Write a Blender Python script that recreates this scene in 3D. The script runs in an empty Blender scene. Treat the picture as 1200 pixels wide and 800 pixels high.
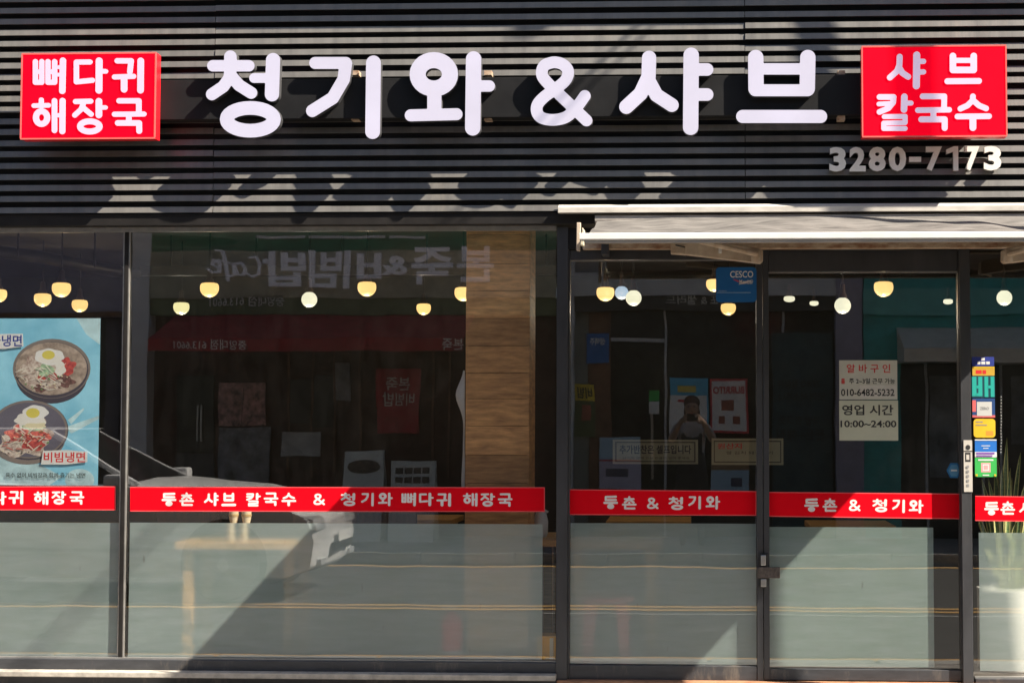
import bpy, math, random
import numpy as np
from mathutils import Vector, Matrix
random.seed(7)
S = bpy.context.scene
COL = S.collection
PI = math.pi

# ------------------------------------------------------------------ camera
F, D, H = 2000.0, 9.3, 1.46
YAW, PIT, ROL, CX, CY = 0.0464389, 0.0514748, -0.0011249, 717.80, 384.34
RM = Matrix.Rotation(YAW, 3, 'Z') @ Matrix.Rotation(PIT, 3, 'X') @ Matrix.Rotation(ROL, 3, 'Y')
cd = bpy.data.cameras.new('camera'); cam = bpy.data.objects.new('camera', cd); COL.objects.link(cam)
cam.matrix_world = Matrix.Translation((0, -D, H)) @ (RM @ Matrix.Rotation(PI / 2, 3, 'X')).to_4x4()
cd.sensor_width = 36.0; cd.lens = 36.0 * F / 1200.0
cd.shift_x = (600 - CX) / 1200.0; cd.shift_y = (CY - 400) / 1200.0
cd.clip_start = 0.02; cd.clip_end = 2000
S.camera = cam

def at(px, py, Y=0.0):
    """the point of the plane y = Y seen at that pixel of the photograph"""
    v = RM @ Vector(((px - CX) / F, 1.0, -(py - CY) / F))
    t = (Y + D) / v.y
    return Vector((0, -D, H)) + v * t

def rf(px, py, dist):
    """the point of the street, dist in front of the glass, whose mirror image is at that pixel"""
    p = at(px, py, dist); return Vector((p.x, -dist, p.z))

# ------------------------------------------------------------------ light
SUN = Vector((2.6, -1.0, 2.6)).normalized()
w = bpy.data.worlds.new('World'); S.world = w; w.use_nodes = True
nt = w.node_tree; bg = nt.nodes['Background']
sky = nt.nodes.new('ShaderNodeTexSky'); sky.sky_type = 'NISHITA'; sky.sun_disc = False
sky.sun_elevation = math.asin(SUN.z); sky.sun_rotation = math.atan2(SUN.x, SUN.y)
sky.dust_density = 1.5
nt.links.new(sky.outputs[0], bg.inputs[0]); bg.inputs[1].default_value = 0.055
sl = bpy.data.lights.new('sun', 'SUN'); sl.energy = 5.0; sl.angle = math.radians(0.5); sl.color = (1.0, 0.91, 0.78)
so = bpy.data.objects.new('sun', sl); COL.objects.link(so)
so.rotation_euler = SUN.to_track_quat('Z', 'Y').to_euler(); so.location = (8, -6, 12)
S.view_settings.view_transform = 'Standard'; S.view_settings.look = 'None'
S.view_settings.exposure = 1.46; S.view_settings.gamma = 1.0
S.render.engine = 'CYCLES'
S.cycles.use_denoising = True
S.cycles.max_bounces = 10; S.cycles.transparent_max_bounces = 32
S.cycles.glossy_bounces = 4; S.cycles.transmission_bounces = 8
S.cycles.sample_clamp_indirect = 6.0
S.cycles.caustics_reflective = False; S.cycles.caustics_refractive = True

# ------------------------------------------------------------------ materials
MATS = {}
def nodes(name):
    m = bpy.data.materials.new(name); m.use_nodes = True
    return m, m.node_tree, m.node_tree.nodes['Principled BSDF'], m.node_tree.nodes['Material Output']

def mat(name, col, rough=0.5, metal=0.0, var=0.12, scale=6.0, stretch=(1, 1, 1), bump=0.0, bscale=60.0,
        emit=None, estr=0.0, col2=None, spec=0.5, objrand=0.0, dirt=0.0, trans=0.0):
    if name in MATS: return MATS[name]
    m, t, b, out = nodes(name); L = t.links
    geo = t.nodes.new('ShaderNodeNewGeometry')
    mp = t.nodes.new('ShaderNodeMapping'); mp.inputs['Scale'].default_value = stretch
    L.new(geo.outputs['Position'], mp.inputs['Vector'])
    n = t.nodes.new('ShaderNodeTexNoise'); n.inputs['Scale'].default_value = scale
    n.inputs['Detail'].default_value = 6; n.inputs['Roughness'].default_value = 0.62
    L.new(mp.outputs[0], n.inputs['Vector'])
    r = t.nodes.new('ShaderNodeValToRGB')
    c2 = col2 or tuple(max(0, c * (1 - var * 1.6)) for c in col)
    c1 = tuple(min(1, c * (1 + var)) for c in col)
    r.color_ramp.elements[0].color = (*c2, 1); r.color_ramp.elements[0].position = 0.32
    r.color_ramp.elements[1].color = (*c1, 1); r.color_ramp.elements[1].position = 0.68
    L.new(n.outputs['Fac'], r.inputs[0])
    last = r.outputs[0]
    if objrand:
        oi = t.nodes.new('ShaderNodeObjectInfo'); hs = t.nodes.new('ShaderNodeHueSaturation')
        mr = t.nodes.new('ShaderNodeMapRange'); mr.inputs[3].default_value = 1 - objrand; mr.inputs[4].default_value = 1 + objrand
        L.new(oi.outputs['Random'], mr.inputs[0]); L.new(mr.outputs[0], hs.inputs['Value']); L.new(last, hs.inputs['Color']); last = hs.outputs[0]
    if dirt:
        n2 = t.nodes.new('ShaderNodeTexNoise'); n2.inputs['Scale'].default_value = 2.3; n2.inputs['Detail'].default_value = 9
        n2.inputs['Roughness'].default_value = 0.75
        m2 = t.nodes.new('ShaderNodeMapping'); m2.inputs['Scale'].default_value = (3.0, 3.0, 0.8)
        L.new(geo.outputs['Position'], m2.inputs[0]); L.new(m2.outputs[0], n2.inputs['Vector'])
        r2 = t.nodes.new('ShaderNodeValToRGB'); r2.color_ramp.elements[0].position = 0.55; r2.color_ramp.elements[1].position = 0.75
        r2.color_ramp.elements[0].color = (0, 0, 0, 1); r2.color_ramp.elements[1].color = (dirt,) * 3 + (1,)
        L.new(n2.outputs['Fac'], r2.inputs[0])
        mx = t.nodes.new('ShaderNodeMix'); mx.data_type = 'RGBA'
        L.new(r2.outputs[0], mx.inputs[0]); L.new(last, mx.inputs[6]); mx.inputs[7].default_value = (0.32, 0.27, 0.21, 1)
        last = mx.outputs[2]
    L.new(last, b.inputs['Base Color'])
    mr2 = t.nodes.new('ShaderNodeMapRange'); mr2.inputs[3].default_value = max(0.02, rough - 0.08); mr2.inputs[4].default_value = min(1, rough + 0.1)
    L.new(n.outputs['Fac'], mr2.inputs[0]); L.new(mr2.outputs[0], b.inputs['Roughness'])
    b.inputs['Metallic'].default_value = metal; b.inputs['Specular IOR Level'].default_value = spec
    if trans: b.inputs['Transmission Weight'].default_value = trans
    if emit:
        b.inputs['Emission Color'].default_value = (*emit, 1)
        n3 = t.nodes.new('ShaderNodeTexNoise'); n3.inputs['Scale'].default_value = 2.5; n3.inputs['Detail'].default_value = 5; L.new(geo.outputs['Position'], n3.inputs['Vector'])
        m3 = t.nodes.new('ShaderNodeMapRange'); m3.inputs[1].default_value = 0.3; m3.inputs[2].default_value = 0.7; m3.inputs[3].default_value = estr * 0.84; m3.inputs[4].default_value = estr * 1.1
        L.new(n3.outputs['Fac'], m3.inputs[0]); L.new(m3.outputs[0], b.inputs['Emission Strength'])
    if bump:
        nb = t.nodes.new('ShaderNodeTexNoise'); nb.inputs['Scale'].default_value = bscale; nb.inputs['Detail'].default_value = 4
        L.new(mp.outputs[0], nb.inputs['Vector'])
        bp = t.nodes.new('ShaderNodeBump'); bp.inputs['Strength'].default_value = bump; bp.inputs['Distance'].default_value = 0.004
        L.new(nb.outputs['Fac'], bp.inputs['Height']); L.new(bp.outputs[0], b.inputs['Normal'])
    MATS[name] = m; return m

def paint(name, col, **k): return mat(name, col, var=k.pop('var', 0.05), rough=k.pop('rough', 0.45), **k)

def glass_mat(name, tint=(0.98, 0.985, 0.98), r0=0.09, dirt=0.006):
    m, t, b, out = nodes(name); L = t.links; t.nodes.remove(b)
    lw = t.nodes.new('ShaderNodeLayerWeight'); lw.inputs[0].default_value = 0.5
    pw = t.nodes.new('ShaderNodeMath'); pw.operation = 'POWER'; pw.inputs[1].default_value = 5.0
    L.new(lw.outputs['Facing'], pw.inputs[0])
    ma = t.nodes.new('ShaderNodeMath'); ma.operation = 'MULTIPLY_ADD'; ma.inputs[1].default_value = 1 - r0; ma.inputs[2].default_value = r0
    L.new(pw.outputs[0], ma.inputs[0])
    tr = t.nodes.new('ShaderNodeBsdfTransparent'); tr.inputs[0].default_value = (*tint, 1)
    gl = t.nodes.new('ShaderNodeBsdfGlossy'); gl.inputs['Roughness'].default_value = 0.0
    gw = t.nodes.new('ShaderNodeNewGeometry'); nw = t.nodes.new('ShaderNodeTexNoise'); nw.inputs['Scale'].default_value = 2.2; nw.inputs['Detail'].default_value = 1.5
    L.new(gw.outputs['Position'], nw.inputs['Vector'])
    bw = t.nodes.new('ShaderNodeBump'); bw.inputs['Strength'].default_value = 1.0; bw.inputs['Distance'].default_value = 0.0004
    L.new(nw.outputs['Fac'], bw.inputs['Height']); L.new(bw.outputs[0], gl.inputs['Normal'])
    mx = t.nodes.new('ShaderNodeMixShader')
    L.new(ma.outputs[0], mx.inputs[0]); L.new(tr.outputs[0], mx.inputs[1]); L.new(gl.outputs[0], mx.inputs[2])
    # faint dust and wiping streaks
    geo = t.nodes.new('ShaderNodeNewGeometry'); mp = t.nodes.new('ShaderNodeMapping'); mp.inputs['Scale'].default_value = (5, 5, 1.4)
    L.new(geo.outputs['Position'], mp.inputs[0])
    n = t.nodes.new('ShaderNodeTexNoise'); n.inputs['Scale'].default_value = 3.0; n.inputs['Detail'].default_value = 9; n.inputs['Roughness'].default_value = 0.7
    L.new(mp.outputs[0], n.inputs['Vector'])
    mr = t.nodes.new('ShaderNodeMapRange'); mr.inputs[1].default_value = 0.4; mr.inputs[2].default_value = 0.75; mr.inputs[4].default_value = dirt
    L.new(n.outputs['Fac'], mr.inputs[0])
    df = t.nodes.new('ShaderNodeBsdfDiffuse'); df.inputs[0].default_value = (0.5, 0.48, 0.44, 1)
    m2 = t.nodes.new('ShaderNodeMixShader'); L.new(mr.outputs[0], m2.inputs[0]); L.new(mx.outputs[0], m2.inputs[1]); L.new(df.outputs[0], m2.inputs[2])
    L.new(m2.outputs[0], out.inputs[0]); MATS[name] = m; return m

def film_mat(name, col, rough=0.38):
    """frosted adhesive film: a white diffusing layer, a rough see-through part and fine scratches"""
    m, t, b, out = nodes(name); L = t.links; t.nodes.remove(b)
    geo = t.nodes.new('ShaderNodeNewGeometry')
    def noise(sc, st, det=8, ro=0.7):
        mp = t.nodes.new('ShaderNodeMapping'); mp.inputs['Scale'].default_value = st; L.new(geo.outputs['Position'], mp.inputs[0])
        n = t.nodes.new('ShaderNodeTexNoise'); n.inputs['Scale'].default_value = sc; n.inputs['Detail'].default_value = det; n.inputs['Roughness'].default_value = ro
        L.new(mp.outputs[0], n.inputs['Vector']); return n.outputs['Fac']
    r = t.nodes.new('ShaderNodeValToRGB')
    r.color_ramp.elements[0].color = (*[c * 0.80 for c in col], 1); r.color_ramp.elements[0].position = 0.3
    r.color_ramp.elements[1].color = (*[min(0.95, c * 1.12) for c in col], 1); r.color_ramp.elements[1].position = 0.7
    L.new(noise(4.0, (1, 1, 7)), r.inputs[0])
    r3 = t.nodes.new('ShaderNodeValToRGB'); r3.color_ramp.elements[0].position = 0.70; r3.color_ramp.elements[1].position = 0.76
    r3.color_ramp.elements[0].color = (0, 0, 0, 1); r3.color_ramp.elements[1].color = (0.6, 0.6, 0.6, 1)
    L.new(noise(7.0, (6, 1, 1.2), 3, 0.5), r3.inputs[0])
    mxc = t.nodes.new('ShaderNodeMix'); mxc.data_type = 'RGBA'; L.new(r3.outputs[0], mxc.inputs[0]); L.new(r.outputs[0], mxc.inputs[6]); mxc.inputs[7].default_value = (0.25, 0.25, 0.22, 1)
    df = t.nodes.new('ShaderNodeBsdfDiffuse'); L.new(mxc.outputs[2], df.inputs[0])
    rfr = t.nodes.new('ShaderNodeBsdfRefraction'); rfr.inputs['IOR'].default_value = 1.25; rfr.inputs['Roughness'].default_value = rough
    rfr.inputs[0].default_value = (0.97, 0.98, 0.96, 1)
    tr = t.nodes.new('ShaderNodeBsdfTransparent'); tr.inputs[0].default_value = (0.97, 0.98, 0.96, 1)
    fr_ = t.nodes.new('ShaderNodeMapRange'); fr_.inputs[1].default_value = 0.35; fr_.inputs[2].default_value = 0.7; fr_.inputs[3].default_value = 0.50; fr_.inputs[4].default_value = 0.58
    L.new(noise(1.6, (1, 1, 1.5)), fr_.inputs[0])
    m2 = t.nodes.new('ShaderNodeMixShader'); L.new(fr_.outputs[0], m2.inputs[0]); L.new(df.outputs[0], m2.inputs[1]); L.new(rfr.outputs[0], m2.inputs[2])
    m3 = t.nodes.new('ShaderNodeMixShader'); m3.inputs[0].default_value = 0.05
    L.new(m2.outputs[0], m3.inputs[1]); L.new(tr.outputs[0], m3.inputs[2])
    L.new(m3.outputs[0], out.inputs[0]); MATS[name] = m; return m

M_SLAT = mat('slat_paint', (0.145, 0.138, 0.127), rough=0.42, var=0.13, scale=4, stretch=(4, 1, 0.5), spec=0.75, bump=0.12, bscale=30, dirt=0.32, objrand=0.07)
M_BLACK = mat('black_panel', (0.018, 0.018, 0.02), rough=0.5, var=0.3)
M_BEAM = mat('beam_paint', (0.014, 0.014, 0.015), rough=0.6, var=0.15, spec=0.2)
M_FRAME = mat('frame_paint', (0.05, 0.051, 0.056), rough=0.38, var=0.12, scale=12, stretch=(1, 1, 0.3), dirt=0.05)
M_HEAD = mat('header_paint', (0.018, 0.016, 0.015), rough=0.6, var=0.2, scale=8, spec=0.25)
M_FRAMEB = mat('base_frame_paint', (0.05, 0.052, 0.058), rough=0.45, var=0.15, scale=14, stretch=(0.5, 1, 2), dirt=0.55)
M_ALU = mat('aluminium_bead', (0.45, 0.44, 0.42), rough=0.35, metal=0.6, var=0.1, scale=20)
M_CREAMMETAL = mat('cream_metal', (0.62, 0.53, 0.42), rough=0.5, var=0.15, scale=12, dirt=0.3, col2=(0.5, 0.38, 0.27))
M_RUSTMETAL = mat('rusty_cream_metal', (0.55, 0.45, 0.33), rough=0.65, var=0.2, scale=26, stretch=(0.5, 1, 1), col2=(0.30, 0.15, 0.08), dirt=0.4)
M_WHITEMETAL = mat('white_bar', (0.82, 0.81, 0.78), rough=0.35, var=0.04, scale=10)
M_FABRIC = mat('awning_fabric', (0.42, 0.38, 0.34), rough=0.9, var=0.2, scale=5, stretch=(1, 3, 3), bump=0.4, bscale=40)
M_FLASH = mat('flashing_metal', (0.62, 0.58, 0.52), rough=0.5, var=0.15, scale=5, stretch=(1, 3, 3), dirt=0.2)
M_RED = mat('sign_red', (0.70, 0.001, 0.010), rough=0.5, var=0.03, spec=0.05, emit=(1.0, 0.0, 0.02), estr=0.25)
M_REDSIDE = mat('sign_red_side', (0.78, 0.01, 0.02), rough=0.35, var=0.04)
M_REDTRIM = mat('sign_red_trim', (0.85, 0.16, 0.14), rough=0.35, var=0.03)
M_LITLET = mat('letter_acrylic', (0.32, 0.31, 0.35), rough=0.5, var=0.02, scale=3, spec=0.2, dirt=0.25, emit=(0.82, 0.77, 1.0), estr=0.18)
M_PINKLET = mat('sign_letter_acrylic', (0.40, 0.34, 0.40), rough=0.5, var=0.02, spec=0.2, emit=(0.92, 0.72, 0.98), estr=0.20)
M_LETSIDE = mat('letter_return', (0.09, 0.09, 0.095), rough=0.4, metal=0.3, var=0.1)
M_PHONE = mat('painted_steel_digits', (0.88, 0.86, 0.80), rough=0.5, var=0.05, scale=20)
M_STRIP = mat('vinyl_red', (0.82, 0.002, 0.012), rough=0.5, var=0.05, scale=3, spec=0.08)
M_STRIPE = mat('vinyl_red_edge', (0.85, 0.10, 0.11), rough=0.4, var=0.03)
M_VWHITE = mat('vinyl_white', (0.85, 0.80, 0.78), rough=0.45, var=0.03)
M_GLASS = glass_mat('window_glass')
M_FILM = film_mat('frosted_film', (0.72, 0.94, 0.87))
M_FILMG = film_mat('frosted_film_green', (0.70, 0.95, 0.82))
M_WOOD = mat('pillar_wood', (0.78, 0.42, 0.17), rough=0.55, var=0.2, scale=4, stretch=(1.6, 1.6, 9), bump=0.15, bscale=8, objrand=0.3, col2=(0.44, 0.22, 0.09))
M_TABLE = mat('table_wood', (0.62, 0.33, 0.10), rough=0.45, var=0.2, scale=5, stretch=(1, 12, 12))
M_DARKW = mat('dark_wood', (0.08, 0.045, 0.025), rough=0.5, var=0.3, scale=6, stretch=(8, 8, 1))
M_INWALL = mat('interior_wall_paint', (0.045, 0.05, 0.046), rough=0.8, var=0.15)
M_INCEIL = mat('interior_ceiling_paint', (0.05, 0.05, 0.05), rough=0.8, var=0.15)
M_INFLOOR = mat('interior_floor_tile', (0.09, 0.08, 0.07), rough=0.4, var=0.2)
M_STEEL = mat('steel', (0.5, 0.5, 0.5), rough=0.3, metal=0.9, var=0.1)
M_BLK = mat('black_plastic', (0.02, 0.02, 0.02), rough=0.4, var=0.1)
M_STONE = mat('step_stone', (0.48, 0.44, 0.38), rough=0.8, var=0.2, scale=15, bump=0.3)
M_BRTILE = mat('brown_step_tile', (0.40, 0.20, 0.11), rough=0.6, var=0.25, scale=12)
M_CONC = mat('pavement_block', (0.30, 0.28, 0.26), rough=0.85, var=0.2, scale=8, bump=0.4)
M_KERB = mat('kerb_granite', (0.38, 0.37, 0.35), rough=0.8, var=0.2, scale=25, objrand=0.12)
M_ASPH = mat('asphalt', (0.065, 0.065, 0.065), rough=0.9, var=0.25, scale=30, bump=0.5, bscale=200)
M_GROUND = mat('ground_earth', (0.14, 0.13, 0.11), rough=0.95, var=0.2, scale=0.5)
M_YLINE = mat('yellow_road_paint', (0.62, 0.37, 0.13), rough=0.7, var=0.15, scale=20)
M_WLINE = mat('white_road_paint', (0.34, 0.34, 0.33), rough=0.7, var=0.15, scale=20)
M_FACADE = mat('render_wall', (0.33, 0.31, 0.29), rough=0.85, var=0.12, scale=2)

# ------------------------------------------------------------------ mesh helpers
LOC = {}
class MB:
    def __init__(s): s.v = []; s.f = []; s.mi = []; s.cur = 0
    def add(s, vs, fs):
        b = len(s.v); s.v += [tuple(x) for x in vs]; s.f += [tuple(i + b for i in f) for f in fs]; s.mi += [s.cur] * len(fs); return s
    def m(s, i): s.cur = i; return s
    def box(s, x0, x1, y0, y1, z0, z1):
        x0, x1 = min(x0, x1), max(x0, x1); y0, y1 = min(y0, y1), max(y0, y1); z0, z1 = min(z0, z1), max(z0, z1)
        return s.add([(x0, y0, z0), (x1, y0, z0), (x1, y1, z0), (x0, y1, z0), (x0, y0, z1), (x1, y0, z1), (x1, y1, z1), (x0, y1, z1)],
                     [(0, 3, 2, 1), (4, 5, 6, 7), (0, 1, 5, 4), (1, 2, 6, 5), (2, 3, 7, 6), (3, 0, 4, 7)])
    def quad(s, pts, y0, y1):
        """prism: outline of (x, z) anticlockwise seen from the street (-y), from y0 (front) to y1"""
        n = len(pts); vs = [(p[0], y0, p[1]) for p in pts] + [(p[0], y1, p[1]) for p in pts]
        return s.add(vs, [tuple(range(n)), tuple(range(2 * n - 1, n - 1, -1))] + [(i, i + n, (i + 1) % n + n, (i + 1) % n) for i in range(n)])
    def prof(s, pts, x0, x1):
        """prism along x of an outline of (y, z)"""
        n = len(pts); vs = [(x0, p[0], p[1]) for p in pts] + [(x1, p[0], p[1]) for p in pts]
        return s.add(vs, [tuple(range(n)), tuple(range(2 * n - 1, n - 1, -1))] + [(i, i + n, (i + 1) % n + n, (i + 1) % n) for i in range(n)])
    def tube(s, pts, rad, n=10, cap=True):
        pts = [Vector(p) for p in pts]; rs = rad if isinstance(rad, (list, tuple)) else [rad] * len(pts)
        vs = []; fs = []; prev = None
        for i, p in enumerate(pts):
            d = (pts[min(i + 1, len(pts) - 1)] - pts[max(i - 1, 0)]).normalized()
            a = d.orthogonal().normalized() if prev is None else (prev - d * prev.dot(d)).normalized()
            prev = a; b = d.cross(a)
            for k in range(n):
                t = 2 * PI * k / n; vs.append(p + (a * math.cos(t) + b * math.sin(t)) * rs[i])
        for i in range(len(pts) - 1):
            for k in range(n): fs.append((i * n + k, i * n + (k + 1) % n, (i + 1) * n + (k + 1) % n, (i + 1) * n + k))
        if cap: fs.append(tuple(range(n - 1, -1, -1))); fs.append(tuple(range((len(pts) - 1) * n, len(pts) * n)))
        return s.add(vs, fs)
    def lathe(s, c, prof, n=20, axis='z'):
        vs = []; fs = []
        for r, h in prof:
            for k in range(n):
                t = 2 * PI * k / n
                a, b = r * math.cos(t), r * math.sin(t)
                vs.append((c[0] + a, c[1] + b, c[2] + h) if axis == 'z' else (c[0] + a, c[1] - h, c[2] + b))
        for i in range(len(prof) - 1):
            for k in range(n): fs.append((i * n + k, i * n + (k + 1) % n, (i + 1) * n + (k + 1) % n, (i + 1) * n + k))
        fs.append(tuple(range(n - 1, -1, -1))); fs.append(tuple(range((len(prof) - 1) * n, len(prof) * n)))
        return s.add(vs, fs)
    def ell(s, c, r, n=14, m=8):
        vs = []; fs = []
        for i in range(m + 1):
            p = PI * i / m
            for k in range(n):
                t = 2 * PI * k / n
                vs.append((c[0] + r[0] * math.sin(p) * math.cos(t), c[1] + r[1] * math.sin(p) * math.sin(t), c[2] - r[2] * math.cos(p)))
        for i in range(m):
            for k in range(n): fs.append((i * n + k, i * n + (k + 1) % n, (i + 1) * n + (k + 1) % n, (i + 1) * n + k))
        return s.add(vs, fs)
    def build(s, name, mats, parent=None, smooth=False, bevel=0.0):
        o0 = LOC.get(parent.name, (0, 0, 0)) if parent else (0, 0, 0)
        me = bpy.data.meshes.new(name)
        me.from_pydata([(a - o0[0], b - o0[1], c - o0[2]) for a, b, c in s.v], [], s.f)
        for mt in (mats if isinstance(mats, (list, tuple)) else [mats]): me.materials.append(mt)
        me.polygons.foreach_set('material_index', s.mi)
        if smooth:
            me.polygons.foreach_set('use_smooth', [True] * len(me.polygons)); me.set_sharp_from_angle(angle=math.radians(38))
        me.update()
        o = bpy.data.objects.new(name, me); COL.objects.link(o)
        if parent: o.parent = parent; LOC[o.name] = o0
        if bevel:
            b = o.modifiers.new('bevel', 'BEVEL'); b.width = bevel; b.segments = 2; b.limit_method = 'ANGLE'; b.angle_limit = math.radians(50)
        return o

def tag(o, label, cat, group=None):
    o['label'] = label; o['category'] = cat
    if group: o['group'] = group
    return o
def thing(name, label, cat, loc=(0, 0, 0), group=None):
    o = bpy.data.objects.new(name, None); o.empty_display_size = 0.1; COL.objects.link(o); o.location = loc
    LOC[o.name] = tuple(loc); return tag(o, label, cat, group)
def struct(o): o['kind'] = 'structure'; return o
def copy_tree(o, label, loc):
    r = o.copy(); COL.objects.link(r); r.location = loc; r['label'] = label; LOC[r.name] = tuple(loc)
    for ch in o.children:
        c = ch.copy(); COL.objects.link(c); c.parent = r
        for g in ch.children:
            d = g.copy(); COL.objects.link(d); d.parent = c
    return r

# flat print: shapes laid on a sheet a hair above one another
def ellipse(cx, cz, rx, rz, n=36, a0=0.0, rot=0.0):
    out = []
    for k in range(n):
        t = 2 * PI * k / n; x, z = rx * math.cos(t), rz * math.sin(t)
        out.append((cx + x * math.cos(rot) - z * math.sin(rot), cz + x * math.sin(rot) + z * math.cos(rot)))
    return out
def rrect(x0, x1, z0, z1, r, n=5):
    out = []
    for cx, cz, a in ((x1 - r, z1 - r, 0), (x0 + r, z1 - r, 90), (x0 + r, z0 + r, 180), (x1 - r, z0 + r, 270)):
        for k in range(n + 1):
            t = math.radians(a + 90 * k / n); out.append((cx + r * math.cos(t), cz + r * math.sin(t)))
    return out

_tc = {}
def text_mesh(s, bold=0.0):
    """outline of a line of text, normalised so that its lower left corner is at 0, 0"""
    k = (s, bold)
    if k in _tc: return _tc[k]
    c = bpy.data.curves.new('t', 'FONT'); c.body = s; c.size = 1; c.offset = bold; c.resolution_u = 3
    o = bpy.data.objects.new('t', c); COL.objects.link(o)
    bpy.context.view_layer.update()
    me = bpy.data.meshes.new_from_object(o.evaluated_get(bpy.context.evaluated_depsgraph_get()))
    v = [(q.co.x, q.co.y) for q in me.vertices]; f = [tuple(p.vertices) for p in me.polygons]
    bpy.data.objects.remove(o); bpy.data.curves.remove(c); bpy.data.meshes.remove(me)
    x0 = min(a for a, b in v); x1 = max(a for a, b in v); z0 = min(b for a, b in v); z1 = max(b for a, b in v)
    _tc[k] = ([(a - x0, b - z0) for a, b in v], f, x1 - x0, z1 - z0); return _tc[k]
def put_text(mb, s, x0, x1, z0, z1, y, bold=0.02, depth=0.0, back=False):
    """fits text to the rectangle; back=True faces the glass (+y) from across the street"""
    v, f, W, Hh = text_mesh(s, bold)
    def tx(p, yy): 
        u, t = p[0] / W, p[1] / Hh
        return ((x1 - u * (x1 - x0)) if back else (x0 + u * (x1 - x0)), yy, z0 + t * (z1 - z0))
    vs = [tx(p, y) for p in v]
    mb.add(vs, f)
    if depth:
        sg = -depth if back else depth
        ed = {}
        for q in f:
            for i in range(len(q)):
                a, b = q[i], q[(i + 1) % len(q)]; ed[(a, b)] = 1
        side = [(a, b) for a, b in ed if (b, a) not in ed]
        n = len(v); m0 = mb.cur
        mb.cur = m0 + 1 if getattr(mb, 'sides', False) else m0
        mb.add(vs + [tx(p, y + sg) for p in v], [(a, a + n, b + n, b) for a, b in side]); mb.cur = m0

# rounded stroke lettering: distance field of capsules -> outline -> plate with sides
def glyph(strokes, h):
    segs = []
    for st in strokes:
        if st[0] == 'e':
            _, cx, cy, rx, ry, r = st; p = ellipse(cx, cy, rx, ry, 28); p.append(p[0])
        else:
            p, r = st[0], st[1]
            if len(p) > 8:   # long curved stroke: round it off
                q = []
                for i in range(len(p) - 1):
                    p0, p1, p2, p3 = p[max(i - 1, 0)], p[i], p[i + 1], p[min(i + 2, len(p) - 1)]
                    for k in range(5):
                        t = k / 5; q.append(tuple(0.5 * (2 * p1[m] + (p2[m] - p0[m]) * t + (2 * p0[m] - 5 * p1[m] + 4 * p2[m] - p3[m]) * t * t + (3 * p1[m] - p0[m] - 3 * p2[m] + p3[m]) * t ** 3) for m in (0, 1)))
                p = q + [p[-1]]
        for a, b in zip(p[:-1], p[1:]): segs.append((a, b, r))
    xs = [c for a, b, r in segs for c in (a[0] - r, b[0] - r, a[0] + r, b[0] + r)]; ys = [c for a, b, r in segs for c in (a[1] - r, b[1] - r, a[1] + r, b[1] + r)]
    X = np.arange(min(xs) - 1.5 * h, max(xs) + 2.5 * h, h); Y = np.arange(min(ys) - 1.5 * h, max(ys) + 2.5 * h, h)
    GX, GY = np.meshgrid(X, Y); Dm = np.full(GX.shape, 1e9)
    for a, b, r in segs:
        dx, dy = b[0] - a[0], b[1] - a[1]; l2 = dx * dx + dy * dy + 1e-9
        t = np.clip(((GX - a[0]) * dx + (GY - a[1]) * dy) / l2, 0, 1)
        Dm = np.minimum(Dm, np.hypot(GX - a[0] - t * dx, GY - a[1] - t * dy) - r)
    Dm = np.where(np.abs(Dm) < 1e-6, 1e-6, Dm)
    V = []; idx = {}; Fc = []
    def corner(j, i):
        k = (0, j, i)
        if k not in idx: idx[k] = len(V); V.append((X[i], Y[j]))
        return idx[k]
    def cross(j, i, j2, i2):
        k = (1,) + tuple(sorted([(j, i), (j2, i2)]))
        if k not in idx:
            a, b = Dm[j, i], Dm[j2, i2]; t = a / (a - b); idx[k] = len(V)
            V.append((X[i] + t * (X[i2] - X[i]), Y[j] + t * (Y[j2] - Y[j])))
        return idx[k]
    ins = Dm < 0
    for j in range(len(Y) - 1):
        for i in range(len(X) - 1):
            c = [(j, i), (j, i + 1), (j + 1, i + 1), (j + 1, i)]
            if not (ins[j, i] or ins[j, i + 1] or ins[j + 1, i + 1] or ins[j + 1, i]): continue
            poly = []
            for k in range(4):
                a, b = c[k], c[(k + 1) % 4]
                if ins[a]: poly.append(corner(*a))
                if ins[a] != ins[b]: poly.append(cross(*a, *b))
            if len(poly) > 2: Fc.append(tuple(poly))
    ed = set()
    for q in Fc:
        for k in range(len(q)): ed.add((q[k], q[(k + 1) % len(q)]))
    return V, Fc, [e for e in ed if (e[1], e[0]) not in ed]
def put_glyph(mb, g, fn, y0, y1, face=0, side=1):
    """fn maps glyph (u, v down) to (x, z); face plate at y0, sides back to y1"""
    V, Fc, B = g; n = len(V); P = [fn(*p) for p in V]
    mb.m(face).add([(p[0], y0, p[1]) for p in P], [tuple(reversed(q)) for q in Fc])
    if y1 > y0: mb.m(side).add([(p[0], y0, p[1]) for p in P] + [(p[0], y1, p[1]) for p in P], [(a, b, b + n, a + n) for a, b in B])

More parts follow.
